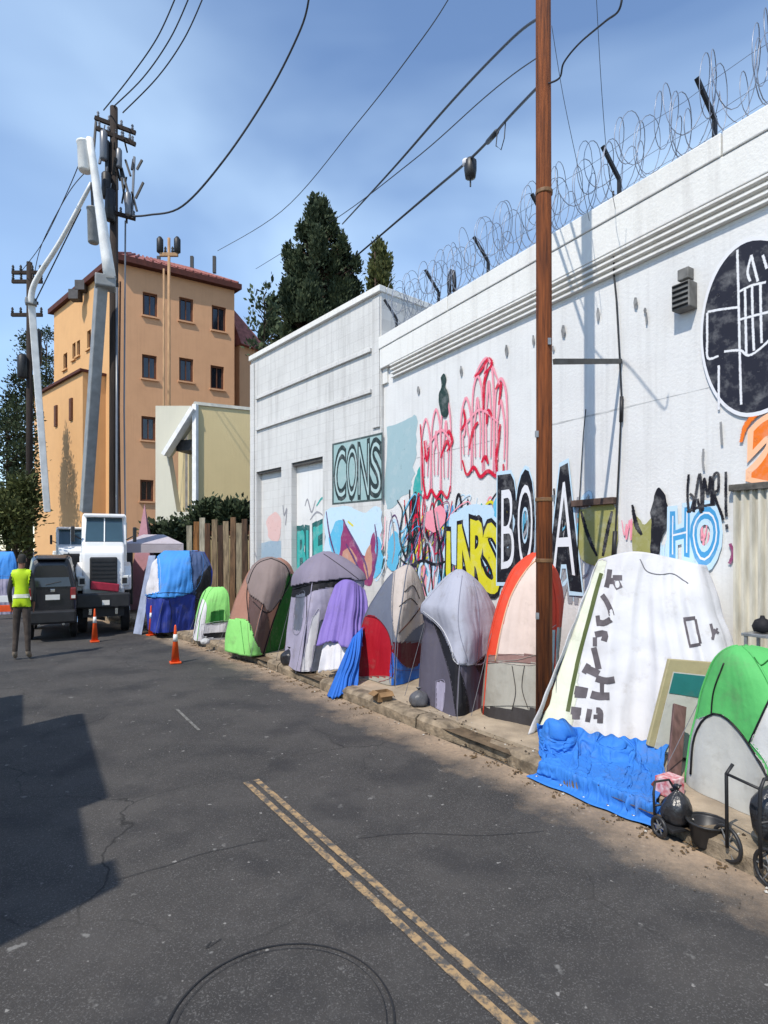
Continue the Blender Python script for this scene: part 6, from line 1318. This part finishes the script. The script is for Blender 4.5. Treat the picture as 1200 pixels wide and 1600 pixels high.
# ================================================================== WORKER
def person(loc, rz, H, label):
    root = empty('person', loc, rz, label, 'person'); k = H / 1.75; lat = .64
    J = {'pel': (0, 0, .95), 'spi': (0, .01, 1.12), 'che': (0, .0, 1.32), 'nec': (0, .01, 1.48), 'hd0': (0, -.01, 1.56), 'hd1': (0, -.03, 1.66), 'hd2': (0, -.01, 1.74)}
    for s_, n_ in ((-1, 'l'), (1, 'r')):
        J.update({'hip' + n_: (s_ * .10, 0, .9), 'kne' + n_: (s_ * .13, -.02 * s_, .5), 'ank' + n_: (s_ * .15, .03, .1), 'toe' + n_: (s_ * .17, -.13, .04), 'sho' + n_: (s_ * .19, 0, 1.42), 'elb' + n_: (s_ * .27, .04, 1.14), 'wri' + n_: (s_ * .26, -.06, .92), 'han' + n_: (s_ * .25, -.09, .84)})
    rad = {'pel': .14, 'spi': .125, 'che': .145, 'nec': .058, 'hd0': .075, 'hd1': .098, 'hd2': .07}
    for n_ in 'lr': rad.update({'hip' + n_: .098, 'kne' + n_: .066, 'ank' + n_: .045, 'toe' + n_: .035, 'sho' + n_: .07, 'elb' + n_: .047, 'wri' + n_: .033, 'han' + n_: .03})
    E = [('pel', 'spi'), ('spi', 'che'), ('che', 'nec'), ('nec', 'hd0'), ('hd0', 'hd1'), ('hd1', 'hd2')]
    for n_ in 'lr': E += [('pel', 'hip' + n_), ('hip' + n_, 'kne' + n_), ('kne' + n_, 'ank' + n_), ('ank' + n_, 'toe' + n_), ('che', 'sho' + n_), ('sho' + n_, 'elb' + n_), ('elb' + n_, 'wri' + n_), ('wri' + n_, 'han' + n_)]
    # fingers: four and a thumb on each hand
    for s_, n_ in ((-1, 'l'), (1, 'r')):
        hx, hy, hz = J['han' + n_]
        for q in range(4): J['f%d' % q + n_] = (hx, hy + .03 - .02 * q, hz - .085 + .012 * abs(q - 1.5)); rad['f%d' % q + n_] = .009; J['g%d' % q + n_] = (hx - s_ * .004, hy + .026 - .018 * q, hz - .035); rad['g%d' % q + n_] = .0105; E += [('han' + n_, 'g%d' % q + n_), ('g%d' % q + n_, 'f%d' % q + n_)]
        J['th' + n_] = (hx - s_ * .03, hy - .04, hz - .02); rad['th' + n_] = .01; E.append(('han' + n_, 'th' + n_))
    names = list(J); me = bpy.data.meshes.new('body'); me.from_pydata([J[n_] for n_ in names], [(names.index(a_), names.index(c_)) for a_, c_ in E], []); o = bpy.data.objects.new('tmp_body', me); COL.objects.link(o)
    sk = o.modifiers.new('skin', 'SKIN'); sk.use_smooth_shade = True
    for i_, n_ in enumerate(names):
        v = me.skin_vertices[0].data[i_]; r_ = rad[n_]; v.radius = (r_, r_ * (.72 if n_ in ('pel', 'spi', 'che') else 1)); v.use_root = n_ == 'pel'
    sb = o.modifiers.new('sub', 'SUBSURF'); sb.levels = sb.render_levels = 2
    bpy.context.view_layer.update(); ev = o.evaluated_get(bpy.context.evaluated_depsgraph_get()); m2 = ev.to_mesh()
    V = [Vector((v.co.x * k * lat, v.co.y * k * lat, v.co.z * k)) for v in m2.vertices]; N_ = [v.normal.copy() for v in m2.vertices]; Fc = [tuple(p.vertices) for p in m2.polygons]; ev.to_mesh_clear(); bpy.data.objects.remove(o)
    skin = mat('skin', rgb(150, 104, 82, .8), .6, .1, 10)
    bo = MB(); bo.v = V; bo.f = Fc; bd = bo.build('body', skin, root, smooth=True, fix=False)
    def shell(name, m, test, d, lo=-9, hi=9):
        idx = {}; b = MB()
        for f in Fc:
            c = sum((V[i_] for i_ in f), Vector()) / len(f) / k
            if test(c.x / lat, c.y / lat, c.z):
                q = []
                for i_ in f:
                    if i_ not in idx: idx[i_] = len(b.v); p_ = V[i_] + N_[i_] * d; p_.z = min(max(p_.z, lo * k), hi * k); b.v.append(p_)
                    q.append(idx[i_])
                b.f.append(tuple(q))
        return b.build(name, m, root, smooth=True, fix=False)
    shell('trousers', mat('work_trousers', rgb(92, 82, 76, .8), .9, .3, 9), lambda x, y, z: .06 < z < 1.0 and abs(x) < .215, .010, .09)
    shell('boots', mat('tan_boots', rgb(170, 156, 140, .8), .8, .2, 12), lambda x, y, z: z <= .13, .012)
    shell('shirt', mat('dark_shirt', rgb(60, 62, 60, .8), .9, .2, 9), lambda x, y, z: .98 < z < 1.5 or (z > .95 and abs(x) > .2), .008)
    hv = mat('hi_vis_yellow', rgb(190, 225, 30, 1), .6, .12, 8); vest = shell('vest', hv, lambda x, y, z: .80 < z < 1.49 and abs(x) < .2, .022, .87)
    shell('reflective_band', mat('reflective', (.7, .72, .6, 1), .3, .1, 9), lambda x, y, z: .98 < z < 1.12 and abs(x) < .2, .027, 1.02, 1.08)
    shell('hair', mat('dark_hair', (.03, .028, .024, 1), .8, .2, 20), lambda x, y, z: z > 1.6 and not (y < -.05 and z < 1.69), .010)
    for s_ in (-1, 1):
        MB().lathe([(.004, 0), (.008, .003), (.006, .008)], 8, (s_ * .032 * k * lat, -.118 * k * lat, 1.655 * k)).build('eye', m_dark, root); MB().box((s_ * .098 * k * lat, -.02 * k * lat, 1.64 * k), (.016 * k, .03 * k, .055 * k)).build('ear', skin, root, bevel=.006)
    MB().prism([(0, -.125 * k * lat, 1.6 * k), (0, -.155 * k * lat, 1.615 * k), (0, -.12 * k * lat, 1.66 * k)], (.014 * k, 0, 0)).build('nose', skin, root, bevel=.003); MB().box((0, -.115 * k * lat, 1.575 * k), (.035 * k, .01, .008)).build('mouth', MATS['tail_red'], root)
    return root
person(G(34, 1030), R(200), 1.72, 'worker in a yellow-green safety vest standing on the road, seen from behind')

# ================================================================== LEFT-SIDE BUILDING (out of frame; its stepped parapet throws the shadow on the road)
XL = -3.1; hor = SUN_H; tanE = math.tan(SUN_EL)
UL = Vector((-KW, 1, 0)).normalized(); OL = Vector((XL, 0, 0))
prof_ = [(.40, 4.30), (.70, 4.30), (.70, 4.13), (1.60, 4.13), (1.60, 4.40), (4.10, 4.43), (4.10, 3.65), (5.65, 3.64), (5.65, 2.4), (9.0, 2.4)]
lb = empty('side_building', OL, math.atan2(UL.y, UL.x), 'low grey building with stepped parapet beside the camera, casting the shadow on the road', 'building')
poly = [Vector((.40, 0, 0))] + [Vector((p[0], 0, p[1])) for p in prof_] + [Vector((9.0, 0, 0))]
MB().prism(poly, (0, .14, 0)).build('front_wall', m_grey, lb)
MB().box((4.7, 3.0, 1.1), (8.4, 5.6, 2.2)).build('rear_block', m_grey, lb)

# ================================================================== LITTER ALONG THE KERB
m_lit = [mat('litter_%d' % i, c, .9, .2, 10) for i, c in enumerate((rgb(120, 96, 66, .7), rgb(70, 56, 42, .7), rgb(210, 205, 195, .8), rgb(96, 84, 70, .7)))]
rnd = random.Random(77)
for k, (name, lab, n_, ms, dr) in enumerate((('leaf_litter', 'dry leaves and grit along the kerb', 1500, 0, (-.16, .03)), ('dark_debris', 'dark scraps along the kerb and tents', 700, 1, (-.06, .3)), ('paper_litter', 'pale paper scraps on the sidewalk edge', 170, 2, (-.2, .3)), ('grit', 'grit and gravel washed against the kerb', 1500, 3, (-.5, .0)))):
    b = MB()
    for _ in range(n_):
        i_ = rnd.randint(IS0 + 12, IS1 - 8); d = rnd.uniform(*dr); z = SW + .006 if d > .05 else .0
        if k < 2 and nz3((i_ * .12, k, 0)) < -.05: continue
        p = off(i_, d, z) + Vector((rnd.uniform(-.05, .05), rnd.uniform(-.05, .05), .003)); s_ = rnd.uniform(.004, .014) * (1.2 if k < 3 else .5); a = rnd.uniform(0, 6.28); h_ = rnd.uniform(.2, 1.0) * s_
        x_ = Vector((math.cos(a), math.sin(a), 0)) * s_; y_ = Vector((-math.sin(a), math.cos(a), 0)) * s_ * rnd.uniform(.4, 1)
        b.add([p + x_, p + y_, p - x_, p - y_, p + Vector((0, 0, h_))], [(0, 1, 4), (1, 2, 4), (2, 3, 4), (3, 0, 4)])
    o = b.build(name, m_lit[ms], None, fix=False); tag(o, lab, None, kind='stuff')
